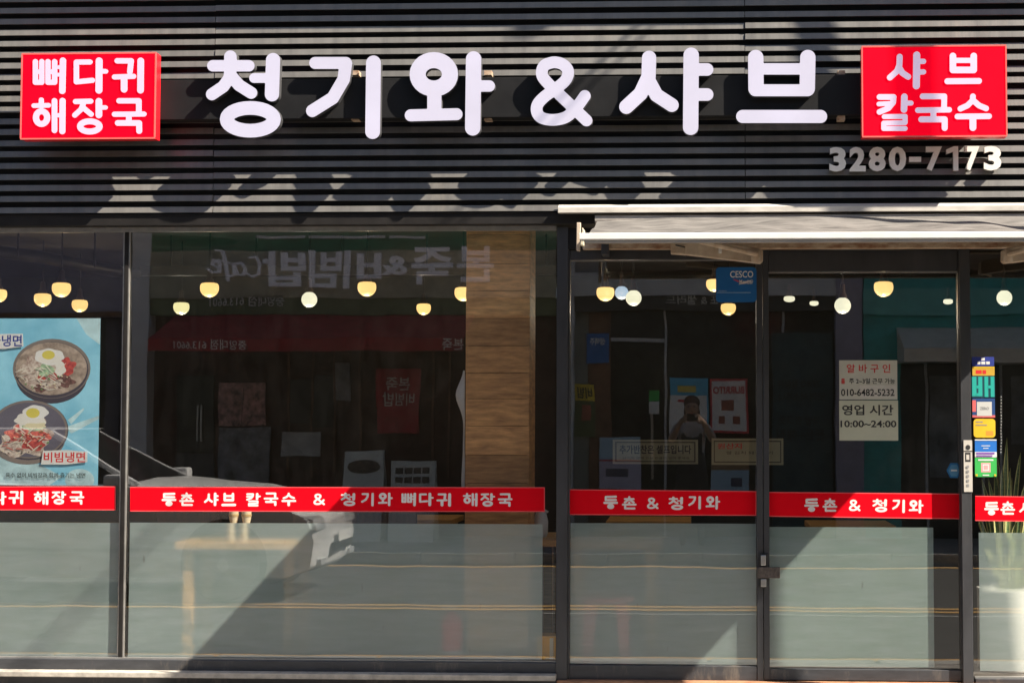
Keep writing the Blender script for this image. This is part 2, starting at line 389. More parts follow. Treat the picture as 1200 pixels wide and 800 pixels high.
MAIN = {  # image pixels x3
 '청': [([(810, 200), (811, 240)], 22), ([(748, 232), (875, 232)], 20), ([(812, 235), (806, 275), (785, 305), (745, 332)], 21), ([(815, 270), (840, 300), (883, 327)], 21),
       ([(893, 275), (950, 275)], 17), ([(960, 212), (956, 332)], 25), ('e', 880, 420, 83, 40, 24)],
 '기': [([(1108, 222), (1216, 222)], 21), ([(1216, 224), (1208, 280), (1170, 345), (1098, 390)], 22), ([(1313, 222), (1310, 463)], 26)],
 '와': [('e', 1525, 262, 57, 50, 28), ([(1527, 320), (1527, 390)], 25), ([(1444, 406), (1605, 402)], 21), ([(1665, 208), (1662, 450)], 27), ([(1690, 303), (1720, 303)], 20)],
 '&': [([(2062, 424), (1990, 355), (1925, 292), (1905, 262), (1912, 233), (1935, 222), (1955, 220), (1980, 228), (1997, 250), (1990, 280), (1960, 308), (1915, 340), (1890, 368), (1888, 395), (1905, 415), (1945, 422), (1990, 412), (2025, 380), (2056, 338)], 20.5)],
 '샤': [([(2282, 204), (2280, 270), (2252, 330), (2202, 376)], 25), ([(2284, 290), (2308, 335), (2362, 370)], 24), ([(2430, 195), (2428, 448)], 27), ([(2450, 245), (2486, 245)], 22), ([(2450, 333), (2486, 333)], 22)],
 '브': [([(2657, 203), (2658, 312)], 27), ([(2840, 203), (2838, 312)], 27), ([(2657, 243), (2840, 243)], 20), ([(2655, 318), (2840, 318)], 21), ([(2611, 410), (2885, 410)], 23)],
}
BOX1 = {  # x6.667 from 20, 55
 '뼈': [([(142, 116), (142, 278), (192, 278), (192, 116)], 20), ([(142, 195), (192, 195)], 18), ([(240, 116), (240, 278), (292, 278), (292, 116)], 20), ([(240, 195), (292, 195)], 18),
       ([(357, 108), (352, 345)], 24), ([(300, 160), (350, 160)], 14), ([(300, 218), (350, 218)], 14)],
 '다': [([(568, 119), (462, 120), (462, 274), (588, 262)], 20), ([(640, 110), (638, 340)], 26), ([(660, 191), (692, 192)], 18)],
 '귀': [([(782, 110), (890, 110), (880, 195)], 21), ([(760, 236), (910, 231)], 20), ([(835, 240), (835, 333)], 25), ([(965, 110), (963, 340)], 25)],
 '해': [([(188, 415), (188, 442)], 19), ([(130, 460), (246, 457)], 18), ('e', 190, 553, 44, 50, 23), ([(291, 422), (291, 653)], 21), ([(354, 422), (352, 660)], 23), ([(300, 535), (342, 535)], 16)],
 '장': [([(456, 428), (574, 425)], 20), ([(522, 430), (500, 488), (450, 534)], 20), ([(520, 480), (577, 527)], 20), ([(638, 425), (638, 533)], 25), ([(660, 474), (690, 474)], 17), ('e', 567, 622, 76, 40, 23)],
 '국': [([(796, 422), (950, 422), (950, 505)], 21), ([(760, 527), (990, 525)], 20), ([(872, 530), (872, 582)], 21), ([(786, 595), (952, 595), (953, 658)], 22)],
}
BOX2 = {  # x6.349 from 1000, 45
 '샤': [([(345, 138), (343, 200), (325, 245), (272, 292)], 22), ([(346, 225), (365, 258), (408, 286)], 22), ([(472, 125), (469, 353)], 26), ([(495, 172), (523, 172)], 19), ([(495, 252), (523, 250)], 19)],
 '브': [([(741, 132), (741, 236), (896, 236), (896, 132)], 24), ([(741, 165), (896, 165)], 19), ([(700, 320), (935, 318)], 22)],
 '칼': [([(195, 437), (300, 437), (296, 478), (262, 520), (195, 548)], 21), ([(190, 489), (288, 484)], 17), ([(380, 435), (377, 530)], 24), ([(400, 482), (430, 482)], 18), ([(230, 583), (386, 581), (386, 627), (226, 631), (226, 671), (386, 671)], 18)],
 '국': [([(516, 432), (677, 432), (675, 518)], 21), ([(480, 535), (714, 532)], 20), ([(596, 540), (596, 590)], 21), ([(506, 603), (680, 603), (680, 667)], 22)],
 '수': [([(890, 432), (888, 462), (850, 500), (797, 524)], 21), ([(892, 462), (935, 500), (988, 522)], 21), ([(775, 582), (1010, 580)], 21), ([(890, 590), (890, 664)], 25)],
}
SMALL = {'등': [([(88, 10), (14, 12), (14, 34), (88, 34)], 8), ([(4, 54), (96, 54)], 8), ('e', 50, 80, 17, 10, 9)],
         '촌': [([(50, 2), (50, 12)], 8), ([(18, 18), (82, 18)], 7.5), ([(50, 20), (18, 43)], 8), ([(50, 22), (82, 43)], 8), ([(50, 46), (50, 60)], 8), ([(4, 61), (96, 61)], 8), ([(20, 76), (20, 92), (88, 92)], 8)]}
def gnorm(st, h):
    g = glyph(st, h); xs = [p[0] for p in g[0]]; ys = [p[1] for p in g[0]]
    x0, x1, y0, y1 = min(xs), max(xs), min(ys), max(ys)
    return ([((x - x0) / (x1 - x0), (y - y0) / (y1 - y0)) for x, y in g[0]], g[1], g[2])
GN = {}
for k, v in list(MAIN.items())[:4]: GN[k] = gnorm(v, 7)
for k, v in BOX1.items(): GN[k] = gnorm(v, 7)
for k in ('샤', '브', '칼', '수'): GN[k] = gnorm(BOX2[k], 7)
for k, v in SMALL.items(): GN[k] = gnorm(v, 3)

# ================================================================== the ground and the street
def rx(px0, px1, py0, py1, Y=0.0):
    """x and z ranges of a rectangle of the photograph on the plane y = Y"""
    ym, xm = (py0 + py1) / 2, (px0 + px1) / 2
    return at(px0, ym, Y).x, at(px1, ym, Y).x, at(xm, py1, Y).z, at(xm, py0, Y).z

struct(MB().box(-300, 300, -300, 300, -0.6, -0.15).build('ground', M_GROUND))
struct(MB().box(-60, 60, -8.9, -1.1, -0.149, -0.12).build('road', M_ASPH))
struct(MB().box(-60, 60, -0.94, 0.099, -0.149, 0.0).build('pavement', M_CONC))
far = struct(MB().box(-60, 60, -11.6, -9.05, -0.149, 0.0).build('pavement', M_CONC))
for yk, nm in ((-1.015, 'near'), (-8.975, 'far')):
    kr = struct(MB().box(-14, 14, yk - 0.05, yk + 0.05, -0.149, -0.06).build('kerb', M_KERB))
    x = -13.9
    base = None
    while x < 13:
        if base is None:
            base = MB().box(-0.49, 0.49, yk - 0.072, yk + 0.072, -0.14, 0.004).build('kerb_stone', M_KERB, kr, bevel=0.012)
            base.location.x = x + 0.5; first = base
        else:
            k = base.copy(); COL.objects.link(k); k.parent = kr; k.location.x = x + 0.5
        x += 1.0
ym = MB()
ym.box(-40, 40, -1.98, -1.86, -0.1199, -0.116)
for y in (-4.72, -4.95): ym.box(-40, 40, y - 0.05, y + 0.05, -0.1199, -0.116)
ym.box(-40, 40, -8.75, -8.63, -0.1199, -0.116)
struct(ym.build('yellow_road_lines', M_YLINE))
struct(MB().box(-1.2, 6, -4.45, -4.39, -0.1199, -0.116).build('white_road_line', M_WLINE))

# ================================================================== the shop building
bw = thing('shop_building', 'dark restaurant building carrying the signs, windows and doors', 'building', (0, 0.3, 0))
zc = lambda py, Y=0.0: at(600, py, Y).z
ZS0 = at(600, 249, -0.10).z
MB().box(-9, -4.7, 0.0, 0.35, 0.0, 9.0).box(3.6, 8.0, 0.0, 0.35, 0.0, 9.0).box(-4.699, 3.599, 0.10, 0.35, 2.72, 9.0).build('wall', M_FACADE, bw)
ledz = at(150, 36, -0.1).z + 0.44
MB().box(-4.8, 3.7, -0.27, 0.10, ledz, ledz + 0.12).box(-4.8, 3.7, -0.05, 0.098, ledz + 0.12, 5.4).build('ledge', M_FLASH, bw)

cl = thing('slatted_cladding', 'black horizontal metal slats covering the wall above the windows', 'cladding', (0, 0.1, 2.5))
MB().box(-4.7, 3.6, -0.045, 0.098, 2.54, ledz - 0.002).build('backing_panel', M_BLACK, cl)
PER = 13.33 / 215.5
z = at(150, 246, -0.10).z; first = None
tilt = 0.0045
for n in range(23):
    if z + n * PER > ledz - 0.03: break
    for kx, (xs0, xs1) in enumerate(((-4.69, -2.622), (-2.618, 0.288), (0.292, 3.59))):
        jo = 0.0
        key = ('slat', kx)
        if key not in LOC:
            f0 = MB().prof([(-0.112, -0.0170), (-0.1035, 0.0155), (-0.100, 0.0165), (-0.046, 0.0165), (-0.046, 0.010), (-0.085, 0.010), (-0.100, -0.0170)], xs0, xs1).build('slat', M_SLAT, cl)
            LOC[key] = f0; f0.location = (0, 0, z + n * PER)
        else:
            k = LOC[key].copy(); COL.objects.link(k); k.parent = cl; k.location = (0, random.uniform(-0.0008, 0.0008), z + n * PER + random.uniform(-0.0004, 0.0004))
            k.rotation_euler.y = random.uniform(-0.0004, 0.0004); k.rotation_euler.x = random.uniform(-0.002, 0.002)
    first = True

# ---- shopfront frame
fr = thing('shopfront_frame', 'dark grey metal frame holding the windows and doors', 'shopfront frame', (0, 0, 0))
X0 = at(-60, 400).x; XR = at(1330, 400).x
zh = zc(267.5)
MB().box(-4.69, 3.59, -0.10, 0.09, zh + 0.012, zc(251, -0.1)).box(-4.69, 3.59, -0.104, -0.0, zc(251, -0.1) + 0.001, zc(249, -0.1)).build('header', M_HEAD, fr, bevel=0.002)
zb = zc(775); zbb = zc(789.5)
xl0 = X0
xm0, xm1, _, _ = rx(146.2, 149.5, 268, 770)
def pole(name, pxa, pxb, pyt, pyb, Y0, Y1, mt=M_FRAME, bev=0.002):
    a = at(pxa, (pyt + pyb) / 2, Y0).x; b = at(pxb, (pyt + pyb) / 2, Y0).x
    return MB().box(a, b, Y0, Y1, zc(pyb, Y0), zc(pyt, Y0)).build(name, mt, fr, bevel=bev)
pole('mullion', 142.4, 147.0, 268, 774.5, -0.018, 0.05, M_HEAD)
pole('mullion_bead', 140.9, 142.2, 269, 774.5, -0.012, 0.0, M_ALU, 0)
pole('mullion_bead', 147.2, 148.8, 269, 774.5, -0.012, 0.0, M_ALU, 0)
pole('post', 652, 665, 266, 800.5, -0.06, 0.06)
pole('post', 1126.5, 1138.5, 290, 800.5, -0.06, 0.06)
xa, xb = at(652, 500, -0.03).x, at(1340, 500, -0.03).x
MB().box(-4.69, at(651.8, 260, -0.02).x, -0.02, 0.0, zc(270.6), zh + 0.0115).build('glazing_bead', M_ALU, fr)
# bottom rail of the two fixed windows, with chipped paint
MB().box(-4.69, at(651.8, 780, -0.05).x, -0.05, 0.06, zc(789, -0.05), zc(776, -0.05)).build('bottom_rail', M_FRAMEB, fr, bevel=0.002)
MB().box(-4.69, at(651.8, 780, -0.03).x, -0.024, 0.0, zc(775.8, -0.02) + 0.0, zc(773.2, -0.02)).build('glazing_bead', M_ALU, fr)
# door head
MB().box(at(665.2, 300, -0.05).x, at(1126.3, 300, -0.05).x, -0.05, 0.06, zc(292.5, -0.05), zc(267.3, -0.05)).build('transom', M_HEAD, fr, bevel=0.002)
MB().box(at(1138.7, 300, -0.05).x, 3.59, -0.05, 0.06, zc(292.5, -0.05), zc(267.3, -0.05)).build('transom', M_HEAD, fr, bevel=0.002)
MB().box(at(1138.7, 300, -0.05).x, 3.59, -0.05, 0.06, zc(800, -0.05), zc(790.5, -0.05)).build('bottom_rail', M_FRAMEB, fr, bevel=0.002)
MB().box(at(1138.7, 300, -0.05).x, 3.59, -0.024, 0.0, zc(790.2, -0.02), zc(787.6, -0.02)).build('glazing_bead', M_ALU, fr)
st = MB().box(-4.69, at(651, 780, -0.12).x, -0.13, 0.02, zc(797, -0.12), zc(790.5, -0.12)).build('window_step', M_STONE, bevel=0.004); struct(st)
st = MB().box(-4.69, at(651, 780, -0.12).x, -0.09, 0.02, 0.001, zc(797, -0.12) - 0.001).build('step_base', M_FRAMEB); struct(st)
st = MB().box(at(652, 780, -0.12).x, 3.59, -0.10, 0.02, 0.0, zc(797, -0.1)).build('door_step', M_BRTILE, bevel=0.004); struct(st)

def window(name, label, pxa, pxb, pyt, pyb, film, cat='window', fmat=M_FILM):
    x0, x1, z0, z1 = rx(pxa, pxb, pyt, pyb)
    t = thing(name, label, cat, ((x0 + x1) / 2, 0.003, z0))
    MB().box(x0 + 0.001, x1 - 0.001, 0.0, 0.006, z0, z1).build('glass_pane', M_GLASS, t)
    if film:
        a, b, c, d = rx(*film); MB().add([(a, 0.008, c), (b, 0.008, c), (b, 0.008, d), (a, 0.008, d)], [(0, 1, 2, 3)]).build('frosted_film', fmat, t)
    return t
window('fixed_window', 'window pane behind the blue noodle poster at the far left', -60, 141.2, 268.6, 775.3, (-60, 137.5, 612, 772))
window('fixed_window', 'widest window pane, in front of the wooden pillar', 147.8, 651.6, 268.6, 776.5, (150.5, 635.5, 613, 775))
window('fixed_window', 'window pane right of the card terminal label, in front of the white planter', 1138.7, 1330, 292.8, 789.8, (1148, 1203, 624, 786))

def door(label, pxa, pxb, pyt, pyb, gl, film, fmat):
    x0, x1, z0, z1 = rx(pxa, pxb, pyt, pyb, -0.03); gx0, gx1, gz0, gz1 = rx(*gl, -0.0)
    t = thing('glass_door', label, 'door', ((x0 + x1) / 2, 0.0, z0))
    MB().box(x0 + 0.001, gx0, -0.035, 0.035, z0, z1).build('stile', M_FRAME, t, bevel=0.002)
    MB().box(gx1, x1 - 0.001, -0.035, 0.035, z0, z1).build('stile', M_FRAME, t, bevel=0.002)
    MB().box(gx0 + 0.001, gx1 - 0.001, -0.032, 0.033, gz1, z1).build('top_rail', M_FRAME, t, bevel=0.002)
    MB().box(gx0 + 0.001, gx1 - 0.001, -0.032, 0.033, z0, gz0).build('bottom_rail', M_FRAMEB, t, bevel=0.002)
    MB().box(gx0 + 0.001, gx1 - 0.001, 0.0, 0.006, gz0 + 0.001, gz1 - 0.001).build('glass_pane', M_GLASS, t)
    MB().box(gx0 + 0.002, gx1 - 0.002, -0.006, 0.0, gz1 - 0.008, gz1 - 0.001).build('glazing_bead', M_ALU, t)
    a, b, c, d = rx(*film); MB().add([(a, 0.008, c), (b, 0.008, c), (b, 0.008, d), (a, 0.008, d)], [(0, 1, 2, 3)]).build('frosted_film', fmat, t)
    return t
d1 = door('left glass door leaf, under the blue pest control sign', 665.2, 894, 293, 800, (668, 886.5, 304.5, 778.5), (668.3, 886.2, 613, 778), M_FILM)
d2 = door('right glass door leaf, carrying the two paper notices', 894.4, 1126.3, 293, 797, (901, 1123.5, 318.5, 783), (902, 1094.5, 617.5, 781), M_FILMG)
# lock on the meeting stiles
lk = thing('door_lock', 'worn metal latch and handle joining the two door leaves', 'lock', tuple(at(901, 668, -0.04)))
a, b, c, d = rx(889.5, 899.5, 648, 688, -0.045); MB().box(a, b, -0.055, -0.036, c, d).build('backplate', M_BLK, lk, bevel=0.003)
a, b, c, d = rx(891.5, 897.5, 650, 662, -0.06); MB().box(a, b, -0.07, -0.0555, c, d).build('handle', M_STEEL, lk, bevel=0.004)
a, b, c, d = rx(887.5, 914, 664, 677, -0.06); MB().box(a, b, -0.068, -0.056, c, d).build('latch', mat('worn_latch', (0.10, 0.08, 0.07), rough=0.5, var=0.4, scale=60, dirt=0.6), lk, bevel=0.003)
a, b, c, d = rx(891.5, 898, 678, 687, -0.06); MB().box(a, b, -0.07, -0.0555, c, d).build('keyhole_plate', M_STEEL, lk, bevel=0.003)

# ================================================================== signs
bs = thing('channel_letter_sign', 'long white lit lettering on a black beam across the slats', 'sign', tuple(at(606, 137, -0.15)))
a, b, c, d = rx(60, 1168, 90.5, 137.5, -0.22)
MB().box(a, b, -0.22, -0.119, c, d).build('beam', M_BEAM, bs, bevel=0.003)
for px in (418, 573, 812, 985):
    for py in (87.5, 140): p = at(px, py, -0.15); MB().box(p.x - 0.02, p.x + 0.02, -0.20, -0.13, p.z - 0.012, p.z + 0.012).build('bracket', M_RUSTMETAL, bs)
for k, stv in MAIN.items():
    o_ = MB(); g = glyph(stv, 3.2)
    put_glyph(o_, g, lambda u, v: (at(u / 3, v / 3, -0.27).x, at(u / 3, v / 3, -0.27).z), -0.27, -0.222)
    o_.build('letter', [M_LITLET, M_LETSIDE], bs)

def boxsign(label, px, letters, conv):
    a, b, c, d = rx(*px, -0.30)
    t = thing('red_box_sign', label, 'sign', ((a + b) / 2, -0.24, c))
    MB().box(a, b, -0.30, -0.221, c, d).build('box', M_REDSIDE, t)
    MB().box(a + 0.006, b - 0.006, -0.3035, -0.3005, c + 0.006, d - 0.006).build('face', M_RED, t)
    MB().box(a, b, -0.306, -0.3005, c - 0.002, c + 0.006).box(a, b, -0.306, -0.3005, d - 0.006, d + 0.002).box(a - 0.002, a + 0.0055, -0.306, -0.3005, c + 0.0065, d - 0.0065).box(b - 0.0055, b + 0.002, -0.306, -0.3005, c + 0.0065, d - 0.0065).build('trim', M_REDTRIM, t)
    for k, stv in letters.items():
        o_ = MB(); g = glyph(stv, 5.5)
        def fn(u, v):
            x, y = conv(u, v); p = at(x, y, -0.308); return p.x, p.z
        put_glyph(o_, g, fn, -0.308, -0.3037)
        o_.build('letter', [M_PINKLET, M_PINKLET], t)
    for f_ in (0.06, 0.5, 0.94): 
        x = a + (b - a) * f_; MB().box(x - 0.01, x + 0.01, -0.27, -0.26, d + 0.0025, d + 0.014).build('hanging_lug', M_STEEL, t)
    return t
boxsign('red box sign with six white syllables in two rows, left end', (25, 182.5, 62.5, 163), BOX1, lambda u, v: (20 + u / 6.667, 55 + v / 6.667))
boxsign('red box sign with five white syllables, above the phone number', (1010, 1179.5, 54, 160.5), BOX2, lambda u, v: (1000 + u / 6.349, 45 + v / 6.349))

ph = thing('phone_number_sign', 'raised off-white phone number digits on the slats under the red box sign', 'sign', tuple(at(1073, 200, -0.12)))
for ch, a, b in (('3', 972, 991.5), ('2', 995.5, 1014.5), ('8', 1018, 1038), ('0', 1041.5, 1062), ('-', 1065.5, 1079.5), ('7', 1085, 1104), ('1', 1109, 1123), ('7', 1130.5, 1148), ('3', 1153, 1173.5)):
    y0, y1 = (184, 190) if ch == '-' else (172, 200.5)
    dy = (a - 972) * -0.007
    x0, x1, z0, z1 = rx(a, b, y0 + dy + 0.5, y1 + dy + 0.5, -0.15)
    m_ = MB(); m_.sides = True
    if ch == '1':
        w_ = x1 - x0; h_ = z1 - z0; o1 = [(x1 - 0.42 * w_, z0), (x1, z0), (x1, z1), (x1 - 0.36 * w_, z1), (x0, z1 - 0.13 * h_), (x0, z1 - 0.32 * h_), (x1 - 0.42 * w_, z1 - 0.22 * h_)]
        m_.quad(o1, -0.15, -0.122); m_.mi = [0] * 2 + [1] * 7
    else: put_text(m_, ch, x0, x1, z0, z1, -0.15, bold=0.042, depth=0.028)
    m_.build('digit', [M_PHONE, mat('digit_side', (0.35, 0.33, 0.30), rough=0.5)], ph)

# ================================================================== awning
aw = thing('retractable_awning', 'half retracted grey fabric awning with a white front bar over the doors', 'awning', tuple(at(1000, 285, -0.2)))
xL, xR = at(680, 280, -0.6).x, at(1345, 280, -0.6).x
YF = -1.10
a, b, c, d = rx(654, 1200, 241.5, 248, -0.16)
MB().prof([(-0.17, at(900, 248, -0.17).z), (-0.17, at(900, 242, -0.17).z), (-0.119, at(900, 239.5, -0.1).z), (-0.119, at(900, 248.2, -0.17).z)], at(654, 245, -0.17).x, xR + 0.1).build('cover_plate', M_FLASH, aw)
zt, zm, zl = at(940, 272.3, YF).z, at(940, 280.5, YF).z, at(940, 283.5, YF).z
MB().prof([(YF, zm), (YF - 0.004, zm + 0.006), (YF - 0.004, zt - 0.004), (YF, zt), (YF + 0.03, zt + 0.002), (YF + 0.03, zm)], xL + 0.03, xR).build('front_bar', M_WHITEMETAL, aw)
MB().box(xL + 0.03, xR, YF + 0.004, YF + 0.05, zl, zm - 0.001).build('front_bar_channel', mat('bar_channel', (0.40, 0.37, 0.33), rough=0.5), aw)
tz0, tz1 = at(940, 292, -0.14).z, at(940, 279, -0.14).z
MB().box(at(683, 287, -0.16).x, xR, -0.18, -0.12, tz0, tz1).build('torsion_bar', M_RUSTMETAL, aw, bevel=0.004)
# fabric: from the roller under the cover plate down to the front bar, sagging in folds
n, k = 90, 14
vs = []; xa_, xb_ = xL + 0.06, xR - 0.02
zr = at(940, 253.5, -0.16).z
for layer in (0, 1):
    for i in range(n + 1):
        u = i / n; x = xa_ + (xb_ - xa_) * u
        for j in range(k + 1):
            v = j / k; y = -0.14 + (YF + 0.012 + 0.14) * v
            sag = -0.030 * math.sin(PI * v) * (0.7 + 0.3 * math.sin(9 * u + 1.3)) + 0.012 * math.sin(19 * u + 3 * v) * math.sin(PI * v) + 0.006 * math.sin(67 * u - 9 * v) * math.sin(PI * v)
            edge = -0.02 * max(0, 1 - u * 7)
            vs.append((x, y, zr + edge * (1 - v) + (zt - 0.002 - zr) * v + sag + 0.0018 * layer))
m_ = MB(); W_ = k + 1; N0 = (n + 1) * W_; fs = []
for i in range(n):
    for j in range(k):
        q = (i * W_ + j, (i + 1) * W_ + j, (i + 1) * W_ + j + 1, i * W_ + j + 1); fs.append(tuple(reversed(q))); fs.append(tuple(x + N0 for x in q))
for i in range(n):
    for j in (0, k): fs.append((i * W_ + j, (i + 1) * W_ + j, (i + 1) * W_ + j + N0, i * W_ + j + N0))
m_.add(vs, fs)
def fabric_mat():
    m = mat('awning_cloth', (0.23, 0.215, 0.20), rough=0.9, var=0.3, scale=5, stretch=(1, 3, 3), bump=0.5, bscale=50)
    t = m.node_tree; b = t.nodes['Principled BSDF']; out = t.nodes['Material Output']
    tl = t.nodes.new('ShaderNodeBsdfTranslucent'); tl.inputs[0].default_value = (0.15, 0.13, 0.115, 1)
    mx = t.nodes.new('ShaderNodeMixShader'); mx.inputs[0].default_value = 0.3
    t.links.new(b.outputs[0], mx.inputs[1]); t.links.new(tl.outputs[0], mx.inputs[2]); t.links.new(mx.outputs[0], out.inputs[0]); return m
m_.build('fabric', fabric_mat(), aw, smooth=True)
MB().tube([(xL + 0.05, -0.13, zr - 0.012), (xR, -0.13, zr - 0.012)], 0.028, 16).build('roller', M_FABRIC, aw, smooth=True)
# end bracket at the left end
p = at(677, 290, -0.2)
MB().quad([(at(673.5, 290, YF).x, at(676, 291, YF).z), (at(678, 290, YF).x, at(676, 292, YF).z), (at(679, 270, YF).x, at(676, 258, YF).z), (at(674, 270, YF).x, at(676, 258, YF).z)], YF + 0.1, YF + 0.125).build('end_cap', M_CREAMMETAL, aw, bevel=0.003)
MB().quad([(at(679.5, 290, YF).x, at(680, 287, YF).z), (at(684.5, 290, YF).x, at(680, 288.5, YF).z), (at(685, 270, YF).x, at(680, 270, YF).z), (at(682, 270, YF).x, at(680, 266, YF).z)], YF + 0.0, YF + 0.05).build('end_cap', mat('yellowed_cap', (0.70, 0.63, 0.45), rough=0.5), aw, bevel=0.004)
for px in (710, 1250):
    p = at(px, 285, -0.12); q = at(px, 300, -0.12)
    MB().box(p.x - 0.02, p.x + 0.02, -0.21, -0.055, q.z, p.z + 0.05).build('wall_bracket', M_FRAME, aw, bevel=0.004)
def arm(px0, sg):
    def q(dx, y, Y): p = at(px0 + sg * dx, y, Y); return (p.x, p.z)
    pts = [q(14, 298.5, -0.34), q(102, 309, -0.34), q(105, 306, -0.34), q(105, 294, -0.34), q(100, 291, -0.34), q(28, 281, -0.34), q(14, 281, -0.34)]
    if sg < 0: pts = pts[::-1]
    MB().quad(pts, -0.36, -0.30).build('arm', M_CREAMMETAL, aw, bevel=0.004)
    pts = [q(-3, 297, -0.24), q(15, 298.5, -0.24), q(15, 280, -0.24), q(-3, 281, -0.24)]
    if sg < 0: pts = pts[::-1]
    MB().quad(pts, -0.262, -0.181).build('shoulder', M_CREAMMETAL, aw, bevel=0.004)
    e = at(px0 + sg * 97, 300, -0.40)
    MB().lathe((e.x, -0.385, e.z - 0.034), [(0.022, 0), (0.026, 0.006), (0.026, 0.062), (0.022, 0.068)], 16).build('elbow', M_CREAMMETAL, aw, smooth=True)
    f_ = at(px0 + sg * 30, 286, YF + 0.06)
    MB().tube([Vector((e.x, -0.41, e.z + 0.01)), Vector((f_.x, YF + 0.055, zl + 0.012))], 0.014, 8).build('forearm', M_CREAMMETAL, aw, smooth=True)
    m2_ = at(px0 + sg * 55, 288, -0.37)
    MB().box(m2_.x - 0.009, m2_.x + 0.009, -0.375, -0.361, m2_.z - 0.04, m2_.z + 0.03).build('cable_clip', M_WHITEMETAL, aw, bevel=0.003)
arm(789, 1); arm(1279, -1)
MB().tube([at(790, 287, -0.25), at(800, 289, -0.3), at(850, 301, -0.3), at(893, 304, -0.3)], 0.004, 6).build('cable', M_BLK, aw)

# ================================================================== red vinyl strips
def strip(label, pxs, chars, cy0, cy1):
    (xa, xb, ya, yb, yc, yd) = pxs   # left, right, top-left, bottom-left, top-right, bottom-right
    Y = -0.0025
    P = [at(xa, yb, Y), at(xb, yd, Y), at(xb, yc, Y), at(xa, ya, Y)]
    t = thing('vinyl_strip', label, 'vinyl strip', ((P[0].x + P[1].x) / 2, 0, P[0].z), 'red lettered strips across the glass')
    q = [(p.x, p.z) for p in P]
    MB().quad(q, -0.0012, -0.0003).build('backing', M_STRIP, t)
    e = 0.005
    ed = MB()
    ed.quad([q[0], q[1], (q[1][0], q[1][1] + e), (q[0][0], q[0][1] + e)], -0.0018, -0.0013)
    ed.quad([(q[3][0], q[3][1] - e), (q[2][0], q[2][1] - e), q[2], q[3]], -0.0018, -0.0013)
    ed.quad([(q[1][0] - e, q[1][1] + e), (q[1][0], q[1][1] + e), (q[2][0], q[2][1] - e), (q[2][0] - e, q[2][1] - e)], -0.0018, -0.0013)
    ed.build('edge', M_STRIPE, t)
    m_ = MB()
    for ch, cx in chars:
        f_ = (cx - xa) / (xb - xa); cy = cy0 + (cy1 - cy0) * f_
        w_, h_ = (13.5, 13.5) if ch == '&' else (17.2, 15.8)
        if ch == '기': w_ = 15.0
        sq = random.uniform(-0.6, 0.6)
        def fn(u, v):
            p = at(cx + (u - 0.5) * w_, cy + (v - 0.5) * h_ + sq, Y); return p.x, p.z
        put_glyph(m_, GN[ch], fn, -0.0016, -0.0013, 0, 0)
    m_.build('lettering', M_VWHITE, t)
strip('red strip under the blue noodle poster', (-60, 135.5, 569.5, 597.5, 569.5, 597.5), [('뼈', -22), ('다', -1), ('귀', 18.5), ('해', 48), ('장', 69), ('국', 90)], 583, 583.5)
strip('longest red strip, crossing the wide middle window', (152.5, 638.5, 570, 599, 570.5, 599.5), [('등', 198), ('촌', 218.6), ('샤', 247.6), ('브', 268), ('칼', 297), ('국', 317.6), ('수', 338.4), ('&', 374), ('청', 407.8), ('기', 430.6), ('와', 451.6), ('뼈', 479), ('다', 499.6), ('귀', 520), ('해', 551), ('장', 571.6), ('국', 592)], 584.5, 585)
strip('red strip across the left glass door', (667, 886.5, 573, 603, 575, 604), [('등', 715.6), ('촌', 737.4), ('&', 765), ('청', 792), ('기', 814), ('와', 835.4)], 588.3, 589.5)
strip('red strip across the right glass door', (901.5, 1125, 576, 605, 578, 608), [('등', 951), ('촌', 972.6), ('&', 1001.6), ('청', 1031), ('기', 1053), ('와', 1073.6)], 591, 593.5)
strip('red strip right of the doors, before the snake plant', (1143, 1330, 580.5, 610, 583, 612.5), [('등', 1162), ('촌', 1181), ('샤', 1203), ('브', 1224), ('칼', 1252), ('국', 1272), ('수', 1292)], 594.8, 597)

# ================================================================== flat print helper
def printed(name, label, cat, px, Y, base, shapes, texts=(), thick=0.0015, group=None, side=1, border=0.0):
    """px: rectangle in the photograph; shapes: (material, outline fn in 0..1 coordinates); y up; printed sheet facing the street"""
    x0, x1, z0, z1 = rx(*px, Y); W_, H_ = x1 - x0, z1 - z0
    t = thing(name, label, cat, ((x0 + x1) / 2, Y + thick, z0), group)
    MB().quad(rrect(x0, x1, z0, z1, border) if border else [(x0, z0), (x1, z0), (x1, z1), (x0, z1)], Y, Y + thick).build('sheet', base, t)
    ms = []; m_ = MB(); stp = min(0.00025, 0.006 / max(1, len(shapes)))
    for k, (mt, pts) in enumerate(shapes):
        if mt not in ms: ms.append(mt)
        m_.m(ms.index(mt)); yy = Y - stp * (k + 1)
        m_.add([(x0 + max(0, min(1, a)) * W_, yy, z0 + max(0, min(1, b)) * H_) for a, b in pts], [tuple(range(len(pts)))])
    yy = Y - stp * (len(shapes) + 2)
    for mt, s_, a, b, c, d, bo in texts:
        if mt not in ms: ms.append(mt)
        m_.m(ms.index(mt)); put_text(m_, s_, x0 + a * W_, x0 + b * W_, z0 + c * H_, z0 + d * H_, yy, bold=bo)
        yy -= 0.0002
    if m_.v: m_.build('print', ms, t)
    return t
def R4(a, b, c, d): return [(a, c), (b, c), (b, d), (a, d)]
def P(name, col): return paint('ink_' + name, col, rough=0.5, var=0.06)

